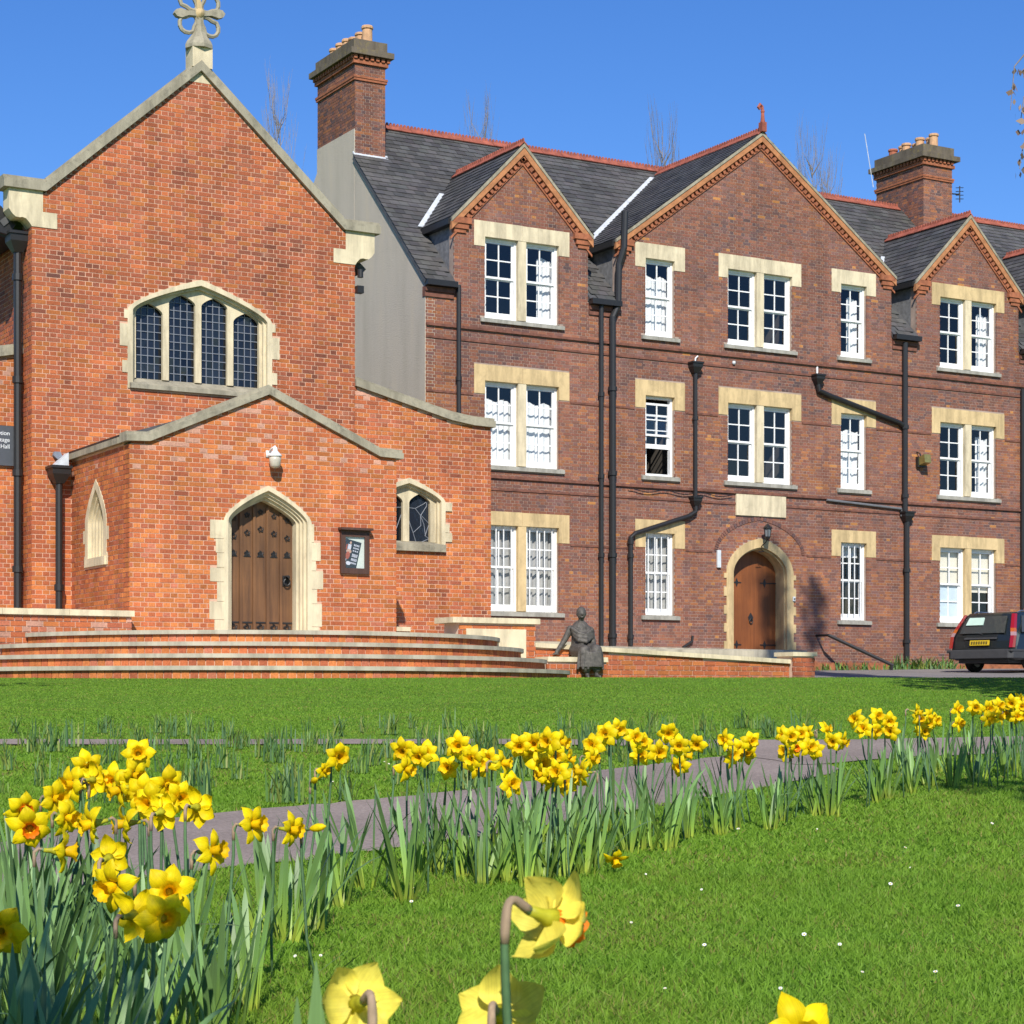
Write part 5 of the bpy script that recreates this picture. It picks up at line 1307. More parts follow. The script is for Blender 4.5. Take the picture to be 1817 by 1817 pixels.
for s in (-1, 1):
    y = s*.80
    for nm, z0, z1, mt in (('tail_lamp', 1.02, 1.37, 'tailred'), ('tail_lamp', .93, 1.02, 'tailamber'), ('tail_lamp', .84, .93, 'tailclear'), ('tail_lamp', .56, .84, 'tailred')):
        w0, w1 = hw(z0), hw(z1)
        pts = [(rear(z0)-.012, s*(w0-.085), z0), (rear(z0)+.0, s*(w0+.004), z0), (rear(z0)+.11, s*(w0+.006), z0)], [(rear(z1)-.012, s*(w1-(.085 if z1 < 1.2 else .07)), z1), (rear(z1)+.0, s*(w1+.004), z1), (rear(z1)+.10, s*(w1+.006), z1)]
        g = MB().add([*pts[0], *pts[1]], [(0, 1, 4, 3), (1, 2, 5, 4)]); o = g.build(nm, M[mt], car); md = o.modifiers.new('thick', 'SOLIDIFY'); md.thickness = .02
g = MB(); g.prismz([(-.09, -.80), (.0, -.905), (.6, -.905), (.6, .905), (.0, .905), (-.09, .80)], .30, .50); g.box(-.085, .6, -.915, .915, .455, .52)
g.prismz([(4.2, -.90), (4.7, -.86), (4.76, -.6), (4.76, .6), (4.7, .86), (4.2, .9)], .26, .52); g.box(.6, 4.2, -.892, -.86, .42, .5); g.box(.6, 4.2, .86, .892, .42, .5); g.box(.1, 4.5, -.7, .7, .2, .3)
g.build('bumper', M['trim'], car, bevel=.02)
for s in (-1, 1):
    def sx(x, z): return (x, s*(hw(z)+.003), z)
    for a, b, xa, xb in ((.42, 1.25, .62, 1.22), (1.33, 2.05, 1.33, 2.05), (2.13, 3.05, 2.13, 2.72)):
        MB().add([sx(a, .93), sx(b, .93), sx(xb, 1.33), sx(xa, 1.33)], [(0, 1, 2, 3)]).build('side_window', M['carglass'], car)
    MB().tube([(.6, s*.6, 1.40), (.75, s*.62, 1.45), (2.2, s*.62, 1.445), (2.4, s*.6, 1.40)], .018, 6).build('roof_rail', M['chrome'], car)
    for x in (.92, 3.62):
        w = MB().lathe([(.20, -.09), (.30, -.095), (.315, -.06), (.315, .06), (.30, .095), (.20, .09)], (0, 0, 0), 24, caps=False); w.v = [(x+p[0], s*.79+p[2], .315+p[1]) for p in w.v]; t = w.build('wheel', M['tyre'], car)
        w = MB().lathe([(.205, -.07), (.205, .07)], (0, 0, 0), 20, caps=True)
        for k in range(5):
            a = k*2*math.pi/5; w.box(-.02, .02, .03, .2, .06, .085); w.v[-8:] = [(p[0]*math.cos(a)-p[1]*math.sin(a), p[0]*math.sin(a)+p[1]*math.cos(a), p[2]) for p in w.v[-8:]]
        w.v = [(x+p[0], s*(.79+p[2]), .315+p[1]) for p in w.v]; w.build('rim', M['alloy'], t)
        MB().lathe([(.36, 0), (.36, .01)], (0, 0, 0), 20, caps=True)
car.location = (cx_ + .88*math.sin(-phi), cy_ + .88*math.cos(phi), 0); car.rotation_euler = (0, 0, phi); car.location.z = gh(cx_+2, cy_+1) - .0
# ------------------------------------------------------------------ vegetation materials
def leafy(name, rough=.6, trans=.3, attr=True, c=None, spec=.3):
    m, nt, bs = newmat(name); out = nt.nodes['Material Output']
    if attr:
        a = nt.nodes.new('ShaderNodeAttribute'); a.attribute_name = 'bc'; col = a.outputs['Color']
    else:
        oi = nt.nodes.new('ShaderNodeObjectInfo'); v = ramp(nt, oi.outputs['Random'], [(0, .82), (1, 1.12)]); col = mixcol(nt, 1, (*c,), v, 'MULTIPLY')
        tex = nt.nodes.new('ShaderNodeTexCoord'); col = mixcol(nt, 1, col, ramp(nt, noise(nt, 90, 2, .5, tex.outputs['Object']), [(.35, .88), (.65, 1.05)]), 'MULTIPLY'); col = mixcol(nt, 1, col, ramp(nt, noise(nt, 1.0, 2, .5, vmul(nt, tex.outputs['Object'], (20, 620, 22))), [(.3, .84), (.62, 1.06)]), 'MULTIPLY')
    nt.links.new(col, bs.inputs['Base Color']); bs.inputs['Roughness'].default_value = rough; bs.inputs['Specular IOR Level'].default_value = spec
    tl = nt.nodes.new('ShaderNodeBsdfTranslucent'); nt.links.new(col, tl.inputs[0]); mx = nt.nodes.new('ShaderNodeMixShader'); mx.inputs[0].default_value = trans
    nt.links.new(bs.outputs[0], mx.inputs[1]); nt.links.new(tl.outputs[0], mx.inputs[2]); nt.links.new(mx.outputs[0], out.inputs[0]); return m
M['grass'] = leafy('grass_blades', .6, .45); M['foliage'] = leafy('foliage', .5, .2); M['tuft'] = leafy('tuft_leaves', .5, .2)
M['petal'] = leafy('yellow_petal', .55, .3, False, (.92, .70, .004), .2); M['petal_pale'] = leafy('pale_yellow_petal', .55, .3, False, (.86, .74, .11), .2)
M['corona'] = leafy('deep_yellow_trumpet', .55, .25, False, (.92, .57, .003), .2); M['corona_orange'] = leafy('orange_trumpet', .55, .25, False, (.88, .20, .004), .2)
M['tube'] = leafy('flower_tube', .5, .2, False, (.50, .48, .03)); M['stem'] = leafy('flower_stem', .5, .1, False, (.105, .20, .085)); M['spathe'] = leafy('papery_spathe', .8, .2, False, (.42, .30, .20))
def leaf_mat():
    m, nt, bs = newmat('daffodil_leaf'); tc = nt.nodes.new('ShaderNodeTexCoord'); sx = nt.nodes.new('ShaderNodeSeparateXYZ'); nt.links.new(tc.outputs['Object'], sx.inputs[0])
    oi = nt.nodes.new('ShaderNodeObjectInfo')
    g = ramp(nt, sx.outputs[2], [(.0, (.34, .40, .045)), (.25, (.21, .34, .05)), (.55, (.155, .285, .07)), (1, (.155, .27, .10))])
    v = ramp(nt, oi.outputs['Random'], [(0, .6), (1, 1.3)]); col = mixcol(nt, 1, g, v, 'MULTIPLY')
    st = ramp(nt, noise(nt, 1.0, 3, .5, vmul(nt, tc.outputs['Object'], (4, 700, 3))), [(.3, .82), (.7, 1.1)]); col = mixcol(nt, 1, col, st, 'MULTIPLY')
    nt.links.new(col, bs.inputs['Base Color']); bs.inputs['Roughness'].default_value = .48; bs.inputs['Specular IOR Level'].default_value = .4; return m
M['leaf'] = leaf_mat(); M['bark'] = plain('tree_bark', (.10, .078, .06), .95, .5, 6, bmp=.8); M['twig'] = plain('bare_twigs', (.26, .22, .19), .95, .3, 6, bmp=0)
# ------------------------------------------------------------------ grass
def inpoly(P, poly):
    x, y = P[:, 0], P[:, 1]; r = np.zeros(len(P), bool); n = len(poly)
    for i in range(n):
        x0, y0 = poly[i]; x1, y1 = poly[(i+1) % n]
        c = ((y0 > y) != (y1 > y)); 
        if y1 != y0: r ^= c & (x < (x1-x0)*(y-y0)/(y1-y0) + x0)
    return r
poly1 = np.concatenate([pA[::3], pB[::-1][::3]]); poly2 = np.concatenate([fA[::3], fB[::-1][::3]])
def lawn_ok(P):
    x, y = P[:, 0], P[:, 1]
    ok = ~inpoly(P, poly1) & ~inpoly(P, poly2)
    ok &= np.hypot(x-SX, y-SY) > SR + 1.0
    ok &= ~((y > 26.5) & (x < 21.5)); ok &= y < 30.55 + .02*x*0
    return ok
def vnoise(x, y): return .5 + .25*(np.sin(x*1.3+1.9*np.sin(y*.9)) + np.sin(y*1.7+2.2*np.sin(x*1.1+.6)))
GV, GC = [], []
for d0, d1, dens, wid, hgt in ((2.6, 4.6, 17000, .0022, .019), (4.6, 7, 12000, .0028, .018), (7, 10.5, 6000, .0042, .017), (10.5, 14, 3200, .0055, .013), (14, 18, 2000, .0050, .011), (18, 24, 1100, .0055, .009), (24, 33, 420, .0065, .008)):
    area = .27*(d1*d1-d0*d0); n = int(area*dens)
    d = np.sqrt(rng.random(n)*(d1*d1-d0*d0) + d0*d0); l = (rng.random(n)-.5)*.54*d
    P = np.stack([S30*d + C30*l, C30*d - S30*l], -1); k = lawn_ok(P); P = P[k]; d = d[k]; n = len(P)
    z = gd(d) - .0195; th = rng.random(n)*2*np.pi; hh = hgt*(.55+.9*rng.random(n)); ln = .95*rng.standard_normal(n)
    pt = vnoise(P[:, 0]*1.4, P[:, 1]*1.4); hh *= (.8+.5*pt)
    w = wid*(.6+.8*rng.random(n)); dx, dy = np.cos(th), np.sin(th); lx, ly = -dy, dx
    b0 = np.stack([P[:, 0]-dx*w, P[:, 1]-dy*w, z], -1); b1 = np.stack([P[:, 0]+dx*w, P[:, 1]+dy*w, z], -1)
    az = rng.random(n)*2*np.pi; tip = np.stack([P[:, 0]+np.cos(az)*np.abs(ln)*hh*1.2, P[:, 1]+np.sin(az)*np.abs(ln)*hh*1.2, z+hh], -1)
    GV.append(np.stack([b0, b1, tip], 1).reshape(-1, 3))
    base = np.array([.245, .355, .032])[None]*(.88+.30*rng.random(n))[:, None]
    pat = (vnoise(P[:, 0]*2.3+5, P[:, 1]*2.3) + vnoise(P[:, 0]*6+1, P[:, 1]*6.5))[:, None]*.5
    base = base*np.array([1.22-.45*1, 1, 1])*1.0 + pat*np.array([.05, .025, .004])
    straw = rng.random(n) < (.16*np.clip(pat[:, 0]-.25, 0, 1)**1.5*2+.02); base[straw] = np.array([.30, .28, .075])*(.6+.7*rng.random(straw.sum()))[:, None]
    bright = rng.random(n) < .05; base[bright] = np.array([.24, .38, .06])
    c = np.ones((n, 3, 4), np.float32); c[..., :3] = base[:, None, :]; GC.append(c.reshape(-1, 4))
V = np.concatenate(GV); C = np.concatenate(GC); nt_ = len(V)//3
me = bpy.data.meshes.new('grass'); me.vertices.add(len(V)); me.vertices.foreach_set('co', V.astype(np.float32).ravel())
me.loops.add(len(V)); me.loops.foreach_set('vertex_index', np.arange(len(V), dtype=np.int32)); me.polygons.add(nt_); me.polygons.foreach_set('loop_start', np.arange(0, len(V), 3, dtype=np.int32)); me.update(calc_edges=True)
a = me.color_attributes.new('bc', 'FLOAT_COLOR', 'POINT'); a.data.foreach_set('color', C.ravel()); me.materials.append(M['grass'])
tag(link(bpy.data.objects.new('grass', me)), 'short mown green grass covering the lawn', 'grass', kind='stuff')
# ------------------------------------------------------------------ daffodils
def petal_mesh(mat, reflex=0.0, L=.041, Wd=.0165):
    mb = MB(); nu, nv = 7, 4
    for i in range(nu+1):
        t = i/nu; w = Wd*(math.sin(math.pi*min(1, t*1.02+.0)**.85)**.75 if 0 < t < 1 else (.18 if t == 0 else .03)); w = max(w, Wd*.05)
        for j in range(nv+1):
            s = (j/nv-.5)*2; r = .006 + L*t; fwd = .006*math.sin(t*3.1) - reflex*L*t*t - .35*w*abs(s)*0 + .006*(1-s*s)*(t*(1-t)*4) + .003*math.sin(s*5+t*6)*t
            mb.v.append((fwd, w*s, r))
    for i in range(nu):
        for j in range(nv): mb.f.append((i*(nv+1)+j, i*(nv+1)+j+1, (i+1)*(nv+1)+j+1, (i+1)*(nv+1)+j))
    me = bpy.data.meshes.new('petal'); me.from_pydata(mb.v, [], mb.f); me.update(); me.materials.append(M[mat])
    for p in me.polygons: p.use_smooth = True
    return me
def corona_mesh(mat, L=.032, r0=.0095, r1=.019):
    mb = MB(); n = 24; rows = [(0, .55), (.1, .9), (.35, 1.0), (.6, 1.1), (.8, 1.3), (.93, 1.7), (1.0, 2.0)]
    for t, k in rows:
        for q in range(n):
            a = 2*math.pi*q/n; fr = (1 + .10*t**4*math.sin(a*8)); r = (r0 + (r1-r0)*max(0, (k-1)))*fr*(k if k < 1 else 1)
            mb.v.append((L*t + .002*t**4*math.cos(a*8), r*math.cos(a), r*math.sin(a)))
    for i in range(len(rows)-1):
        for q in range(n): mb.f.append((i*n+q, i*n+(q+1) % n, (i+1)*n+(q+1) % n, (i+1)*n+q))
    mb.f.append(tuple(range(n)))
    me = bpy.data.meshes.new('corona'); me.from_pydata(mb.v, [], mb.f); me.update(); me.materials.append(M[mat])
    for p in me.polygons: p.use_smooth = True
    return me
PET = [petal_mesh('petal', r) for r in (-.15, .05, .25)]; PETP = [petal_mesh('petal_pale', r, .044, .0225) for r in (.05, .25, .45)]
COR = corona_mesh('corona'); CORO = corona_mesh('corona_orange', .019, .011, .017); CORL = corona_mesh('corona_orange', .030, .0115, .019)
SPA = MB().lathe([(.0035, 0), (.006, .008), (.0075, .02), (.005, .034), (.001, .044)], (0, 0, 0), 7).mesh('spathe', M['spathe'], True)
UPV = Vector((0, 0, 1)); AX = Vector((S30, C30, 0)); RT = Vector((C30, -S30, 0))
def daffodil(head, f, label, pale=False, orange=False, scale=1.0, base=None, roll=None, bud=False, group='daffodils in flower', hook=True, stemr=.0036):
    f = Vector(f).normalized(); head = Vector(head)
    if base is None:
        base = head + Vector((random.gauss(0, .03), random.gauss(0, .03), 0)) - f*.04
    base = Vector((base[0], base[1], gh(base[0], base[1])-.03))
    e = empty('daffodil', base, label=label, cat='daffodil', group=group)
    inv = Matrix.Translation(-base)
    q = f.to_track_quat('X', 'Z'); roll = random.uniform(0, 6.28) if roll is None else roll
    q = q @ Quaternion((1, 0, 0), roll)
    n = 2 if bud else 6
    if bud:
        o = bpy.data.objects.new('bud', MB().lathe([(.003, 0), (.008, .01), (.0105, .024), (.008, .04), (.001, .05)], (0, 0, 0), 8).mesh('bud', M['petal'], True)); link(o, e); o.matrix_parent_inverse = inv
        o.location = head - f*.02; o.rotation_mode = 'QUATERNION'; o.rotation_quaternion = f.to_track_quat('Z', 'X'); o.scale = (scale,)*3
    else:
        ps = PETP if pale else PET
        for k in range(6):
            o = bpy.data.objects.new('petal', random.choice(ps)); link(o, e); o.matrix_parent_inverse = inv
            o.location = head + f*(.0015 if k % 2 else -.0015); o.rotation_mode = 'QUATERNION'
            o.rotation_quaternion = q @ Quaternion((1, 0, 0), k*math.pi/3 + random.gauss(0, .07)) @ Quaternion((0, 1, 0), random.gauss(0, .30 if pale else .12)); o.scale = (scale, scale*random.uniform(.9, 1.1), scale*random.uniform(.92, 1.08))
        o = bpy.data.objects.new('corona', (CORL if pale else CORO) if orange else COR); link(o, e); o.matrix_parent_inverse = inv; o.location = head; o.rotation_mode = 'QUATERNION'; o.rotation_quaternion = q; o.scale = (scale,)*3
    b1 = head - f*.006*scale; b2 = head - f*.028*scale
    if hook: hk = .022 if pale else .009; nk = b2 - f*hk*scale + UPV*.003; n2_ = nk - f*.008*scale - UPV*.02; low = n2_ - UPV*.05
    else: nk = b2 - UPV*.01; n2_ = nk - UPV*.02 - f*.006; low = n2_ - UPV*.05
    pts = [base, base.lerp(low, .35) + Vector((random.gauss(0, .006), random.gauss(0, .006), 0)), base.lerp(low, .72) + Vector((random.gauss(0, .004), random.gauss(0, .004), 0)), low, n2_, nk, b2, b1]
    if low.z < base.z + .04: pts = [base, n2_, nk, b2, b1]
    rs = [stemr]*(len(pts)-4) + [stemr*.85, stemr*.8, stemr*1.15, stemr*1.2]
    if pale:                                        # smooth the nearest stems
        P_, R_ = pts, rs; pts, rs = [], []
        for i in range(len(P_)-1):
            a0, a1, a2, a3 = P_[max(i-1, 0)], P_[i], P_[i+1], P_[min(i+2, len(P_)-1)]
            for t in (0, .25, .5, .75):
                pts.append(.5*((2*a1) + (a2-a0)*t + (2*a0-5*a1+4*a2-a3)*t*t + (3*a1-a0-3*a2+a3)*t**3)); rs.append(R_[i]+(R_[i+1]-R_[i])*t)
        pts.append(P_[-1]); rs.append(R_[-1])
    o = MB().tube(pts, rs, 6).build('stem', M['stem'], e, smooth=True); o.matrix_parent_inverse = inv
    mid_ = n2_.lerp(nk, .5) + (UPV*.35 - f*.65)*.006*scale
    o = (MB().tube([n2_ - UPV*.016*scale, n2_, mid_, nk, nk.lerp(b2, .55), nk.lerp(b2, .9) + UPV*.004], [stemr*1.06, stemr*1.08, stemr*1.1, stemr*1.08, stemr*.95, stemr*.3], 7) if not pale else MB().tube([p + Vector((0, 0, .0002)) for p in pts[14:25]], [stemr*(1.02+.10*math.sin(q*.9)) for q in range(11)], 9)).build('spathe', M['spathe'], e, smooth=True); o.matrix_parent_inverse = inv
    if not bud:
        o = MB().tube([b2, head - f*.018*scale, head - f*.008*scale, head + f*.001], [stemr*1.25, stemr*1.35, .0072*scale, .0115*scale], 9).build('flower_tube', M['tube'], e, smooth=True); o.matrix_parent_inverse = inv
    return e
def face(yaw, pitch=-5):          # yaw 0 looks at the camera, + turns to the picture's right
    y = R(yaw); return (-AX*math.cos(y) + RT*math.sin(y))*math.cos(R(pitch)) + UPV*math.sin(R(pitch))
LEFT = [(245,1337,10),(155,1359,20),(129,1392,-40),(202,1385,0),(165,1384,150),(237,1375,60),(253,1408,5),(297,1392,40),(349,1433,150),(286,1441,170),(96,1417,60),(41,1436,40),(52,1469,20),(118,1450,70),(168,1461,-75),(226,1461,-80),(105,1510,100),(193,1524,160),(204,1571,-40),(374,1510,70),(300,1582,20),(237,1626,165),(289,1629,15),(446,1463,75),(2,1650,0),(268,1425,-20),(215,1400,-50),(318,1415,30)]
ORD = ['first','second','third','fourth','fifth','sixth','seventh','eighth','ninth','tenth','eleventh','twelfth','thirteenth','fourteenth','fifteenth','sixteenth','seventeenth','eighteenth','nineteenth','twentieth'] + ['twenty-' + w for w in ('first','second','third','fourth','fifth','sixth','seventh','eighth','ninth')]
ly = [1330,1390,1450,1510,1570,1630,1700]; ld = [5.5,5.0,4.5,4.0,3.6,3.3,3.0]
for i, (x, y, yw) in enumerate(LEFT):
    d = float(np.interp(y, ly, ld)) + random.uniform(-.12, .12); orange = i in (11, 12)
    lab = {11: 'orange-centred daffodil in shade at the far left of the near clump', 12: 'shaded orange-centred daffodil below its twin at the left edge', 8: 'daffodil with brown spathe facing away at the right of the left clump', 21: 'lowest daffodil of the left clump seen from behind', 20: 'daffodil tilted upward beside the lowest blooms of the left clump', 22: 'lowest daffodil of the left clump facing the viewer', 19: 'daffodil facing right at the right edge of the left clump', 14: 'trumpet daffodil facing left in the middle of the left clump', 23: 'single daffodil standing right of the left clump over the path', 0: 'topmost daffodil of the left clump', 24: 'daffodil cut by the left edge of the picture'}.get(i, ORD[[q[0] for q in sorted(LEFT)].index(x)] + ' daffodil from left in the dense near left clump')
    daffodil(atd(x, y, d), face(yw + random.gauss(0, 8), random.uniform(-18, 8)), lab, orange=orange, group='daffodils of the left clump', scale=random.uniform(.95, 1.1))
for (x, y, yw, d, bud, lab) in ((514,1472,70,4.9,False,'daffodil facing right just right of the left clump, over the path'), (561,1469,60,4.9,True,'drooping yellow bud right of the left clump'), (599,1342,30,5.9,False,'tall lone daffodil above the near path'), (573,1367,60,5.9,False,'half-open daffodil below the tall lone one'), (557,1385,20,5.9,True,'slim upright bud beside the half-open daffodil')):
    daffodil(atd(x, y, d), face(yw, 10 if bud else -5), lab, bud=bud, scale=.62 if x == 573 else 1.0)
MID = [(716,1331),(745,1341),(756,1338),(719,1364),(797,1362),(814,1323),(839,1345),(845,1356),(867,1348),(889,1353),(922,1323),(941,1331),(974,1315),(993,1315),(905,1392),(985,1340),(1004,1345),(960,1356),(966,1373),(991,1370),(1002,1389),(1035,1370),(1048,1345),(1053,1323),(1075,1304),(1095,1293),(1125,1309),(1139,1318),(1134,1340),(1168,1334),(1185,1300),(1205,1323),(1213,1340),(1207,1359),(1237,1320),(975,1380),(948,1318),(1020,1378)]
RIG = [(1288,1313),(1312,1329),(1295,1342),(1331,1315),(1324,1337),(1391,1304),(1402,1307),(1420,1302),(1435,1300),(1463,1294),(1394,1334),(1411,1326),(1435,1326),(1446,1331),(1479,1315),(1492,1315),(1519,1276),(1534,1293),(1552,1296),(1556,1271),(1576,1279),(1581,1297),(1624,1263),(1633,1274),(1647,1271),(1658,1279),(1638,1290),(1645,1282),(1639,1298),(1698,1258),(1701,1283),(1730,1256),(1752,1257),(1754,1275),(1772,1252),(1772,1272),(1796,1247),(1807,1243),(1812,1254),(1796,1263),(1803,1271),(1788,1265),(1762,1266),(1815,1268)]
rx = [640,720,900,1000,1130,1290,1400,1500,1650,1800,1900]; rd = [6.3,6.6,6.8,6.9,7.8,8.4,8.8,9.2,10.0,10.6,11]
ORD = ['first','second','third','fourth','fifth','sixth','seventh','eighth','ninth','tenth','eleventh','twelfth','thirteenth','fourteenth','fifteenth','sixteenth','seventeenth','eighteenth','nineteenth','twentieth'] + ['twenty-' + w for w in ('first','second','third','fourth','fifth','sixth','seventh','eighth','ninth')]
segc = {}
for (x, y) in sorted(MID + RIG):
    d = float(np.interp(x, rx, rd)) + random.uniform(-.25, .25); org = (x, y) == (1411, 1326)
    seg = 'left end of the middle daffodil row' if x < 900 else 'densest middle daffodil group' if x < 1060 else 'daffodil row right of the densest group' if x < 1250 else 'daffodil row before the path junction' if x < 1500 else 'right end of the daffodil row near the drive'
    segc[seg] = segc.get(seg, -1) + 1
    daffodil(atd(x, y, d), face(random.gauss(5, 40), random.uniform(-16, 12)), 'orange-centred daffodil in the row before the path junction' if org else ORD[segc[seg]] + ' daffodil from left in the ' + seg, orange=org, group='daffodils in the ' + seg, scale=random.uniform(.95, 1.12))
p = hit(1092, 1545); daffodil(p + Vector((0, 0, .045)), face(20, -60), 'fallen daffodil lying on the grass in front of the row', base=p + AX*.2, hook=False)
# the big foreground flowers
fA_ = (RT*.70 + AX*.56 - UPV*.32)
hA = atd(978, 1630, 1.66); daffodil(hA, fA_, 'large pale daffodil with orange trumpet seen from the side in the foreground', pale=True, orange=True, scale=.88, base=hA + RT*(-.038), roll=.5, stemr=.0038)
hB = atd(632, 1782, 1.62); daffodil(hB, (-RT*.35 + AX*.85 - UPV*.25), 'pale daffodil seen from behind at the bottom left of the large one', pale=True, orange=True, scale=.74, base=hB + RT*.045 - AX*.05, roll=.52, stemr=.0036)
hC = atd(885, 1800, 1.78); daffodil(hC, (RT*.12 + AX*.93 - UPV*.25), 'pale daffodil seen from behind directly under the large one', pale=True, orange=True, scale=.86, base=hC - AX*.06, roll=.0, stemr=.0036)
hD = atd(1418, 1838, 2.3); daffodil(hD, face(10, 5), 'yellow daffodil whose tips just show at the bottom edge', scale=1.05, roll=.25)
# leaves
def leaf_mesh(b, tw, fold=None, wd=.0062):
    mb = MB(); n = 8; x = z = 0.0; ang = 0.0
    for i in range(n+1):
        t = i/n; w = wd*(.8+.35*math.sin(t*2.2))*(1 if t < .82 else max(.06, 1-((t-.82)/.18)**1.6))
        a = tw*t
        for s, dp in ((-1, .0016), (0, 0), (1, .0016)): mb.v.append((x + dp*math.cos(a) + w*s*math.sin(a)*1.0, w*s*math.cos(a), z))
        ang = b*t*t + (fold[1] if fold and t > fold[0] else 0); x += math.sin(ang)/n; z += math.cos(ang)/n
    for i in range(n):
        for j in range(2): mb.f.append((i*3+j, i*3+j+1, (i+1)*3+j+1, (i+1)*3+j))
    me = bpy.data.meshes.new('leaf'); me.from_pydata(mb.v, [], mb.f); me.update(); me.materials.append(M['leaf'])
    for p in me.polygons: p.use_smooth = True
    return me
LV = [leaf_mesh(.1, .3), leaf_mesh(.35, -.5), leaf_mesh(.6, .4), leaf_mesh(.2, .9), leaf_mesh(.9, -.3), leaf_mesh(.25, -.8), leaf_mesh(.2, .3, (.55, 1.3))]
def clump(p, n, h, label, group, spread=.045, tilt=.21):
    base = Vector((p[0], p[1], gh(p[0], p[1])-.02)); e = empty('daffodil_leaves', base, random.uniform(0, 6.28), label, 'leaves', group)
    for k in range(n):
        o = bpy.data.objects.new('leaf', random.choices(LV, (5, 4, 2, 4, 1, 3, .8))[0]); link(o, e)
        r = spread*math.sqrt(random.random()); a = random.uniform(0, 6.28); L = h*random.uniform(.62, 1.12)
        o.location = (r*math.cos(a), r*math.sin(a), 0); o.rotation_euler = (random.gauss(0, tilt*.5), abs(random.gauss(0, tilt)) + .03, a + random.gauss(0, .5)); o.scale = (L, random.uniform(.75, 1.25), L)
    return e
CL = []                                             # (px, py of base, leaves, height, label, group)
for i in range(34):
    d = random.uniform(2.75, 5.2); px = random.uniform(-60, min(560, 250+ (d-2.7)*170)); CL.append((px, d, 16, .33))
for i in range(10): CL.append((random.uniform(-45, 110), random.uniform(3.3, 5.4), 16, .37))
for (x, y) in [(560,1640),(520,1660),(470,1650),(600,1600),(650,1570),(720,1590),(745,1545),(775,1540),(825,1550),(860,1562),(900,1558),(935,1562),(960,1555),(1000,1552),(1040,1545),(1065,1530),(1120,1505),(1150,1500),(1185,1500),(1215,1480),(1275,1474),(1300,1465),(1365,1465),(1385,1450),(1450,1440),(1475,1442),(1555,1418),(1575,1412),(1620,1402),(1650,1390),(1690,1392),(1730,1382),(1745,1375),(1780,1366),(1800,1362),(1830,1355),
               (880,1490),(950,1490),(1010,1485),(1080,1470),(1140,1455),(1600,1370),(1670,1365),(1720,1350),(1790,1345)]:
    p = hit(x + random.uniform(-6, 6), y); CL.append((x, S30*p.x + C30*p.y, 15 if y > 1480 or x > 1100 else 12, .31 if x < 1100 else .29 if x < 1400 else .26))
for px, d, n, h in CL:
    l = (px-PCX)/F*d; p = dl(d, l)
    if px < 120 and d < 4: lab, g = 'shaded daffodil leaves at the lower left corner', 'shaded leaves at the lower left'
    elif px < 600 and d < 5.6: lab, g = 'grey-green daffodil leaves under the near left clump', 'leaves of the left clump'
    elif px < 780: lab, g = 'daffodil leaves beside the near path, left of the middle row', 'leaves left of the middle row'
    elif px < 1060: lab, g = 'daffodil leaves under the densest middle group', 'leaves of the middle group'
    elif px < 1300: lab, g = 'daffodil leaves right of the densest middle group', 'leaves right of the middle group'
    elif px < 1560: lab, g = 'daffodil leaves before the path junction', 'leaves before the path junction'
    else: lab, g = 'daffodil leaves at the right end of the row', 'leaves at the right end of the row'
    clump(p, n, h*random.uniform(.85, 1.15), lab, g, .045 if px < 600 else .034, .24 if px < 600 else .26)
# two upright leaves in the very foreground
p = atd(556, 1700, 1.7); e = empty('daffodil_leaves', (p.x, p.y, gh(p.x, p.y)), 0, 'two broad upright leaves in the foreground left of the pale flowers', 'leaves')
for k, (dx, L) in enumerate(((0.004, p.z-gh(p.x, p.y)), (-.012, p.z-gh(p.x, p.y)-.03))):
    o = bpy.data.objects.new('leaf', LV[0]); link(o, e); o.location = (RT*dx); o.rotation_euler = (0, .02, math.atan2(-AX.y, -AX.x)); o.scale = (L*.5, 1.5, L*1.0)
# sparse leaf tufts beyond the path
def tuft_mesh(seed):
    r = random.Random(seed); mb = MB()
    for k in range(r.randint(12, 22)):
        a = r.uniform(0, 6.28); L = r.uniform(.5, 1.0); t = r.uniform(.05, .8); x0, y0 = r.gauss(0, .2), r.gauss(0, .2); ca, sa = math.cos(a), math.sin(a); w = .042
        c = r.choice([(.10, .19, .05), (.12, .23, .06), (.18, .28, .05), (.085, .17, .065), (.22, .26, .06)])
        pts = []
        for q in (0, .4, .75, 1): xx = x0 + ca*t*L*q**1.6; yy = y0 + sa*t*L*q**1.6; zz = L*q*(1-.25*t*q); ww = w*(1-.85*max(0, q-.5)*2*.9); pts += [(xx - sa*ww, yy + ca*ww, zz), (xx + sa*ww, yy - ca*ww, zz)]
        mb.add(pts, [(0, 1, 3, 2), (2, 3, 5, 4), (4, 5, 7, 6)], c)
    return mb.mesh('tuft', M['tuft'])
TF = [tuft_mesh(s) for s in range(7)]
tl = []
for k in range(110): tl.append((random.uniform(-10, 1380), random.choice([random.uniform(1288, 1309), random.uniform(1317, 1335), random.uniform(1318, 1350)]), 1))
for k in range(50): tl.append((random.uniform(-10, 760), random.uniform(1335, 1425), 1))
for k in range(30): tl.append((random.uniform(640, 1000), random.uniform(1318, 1400), 1.1))
for k in range(16): tl.append((random.uniform(1000, 1500), random.uniform(1285, 1306), .9))
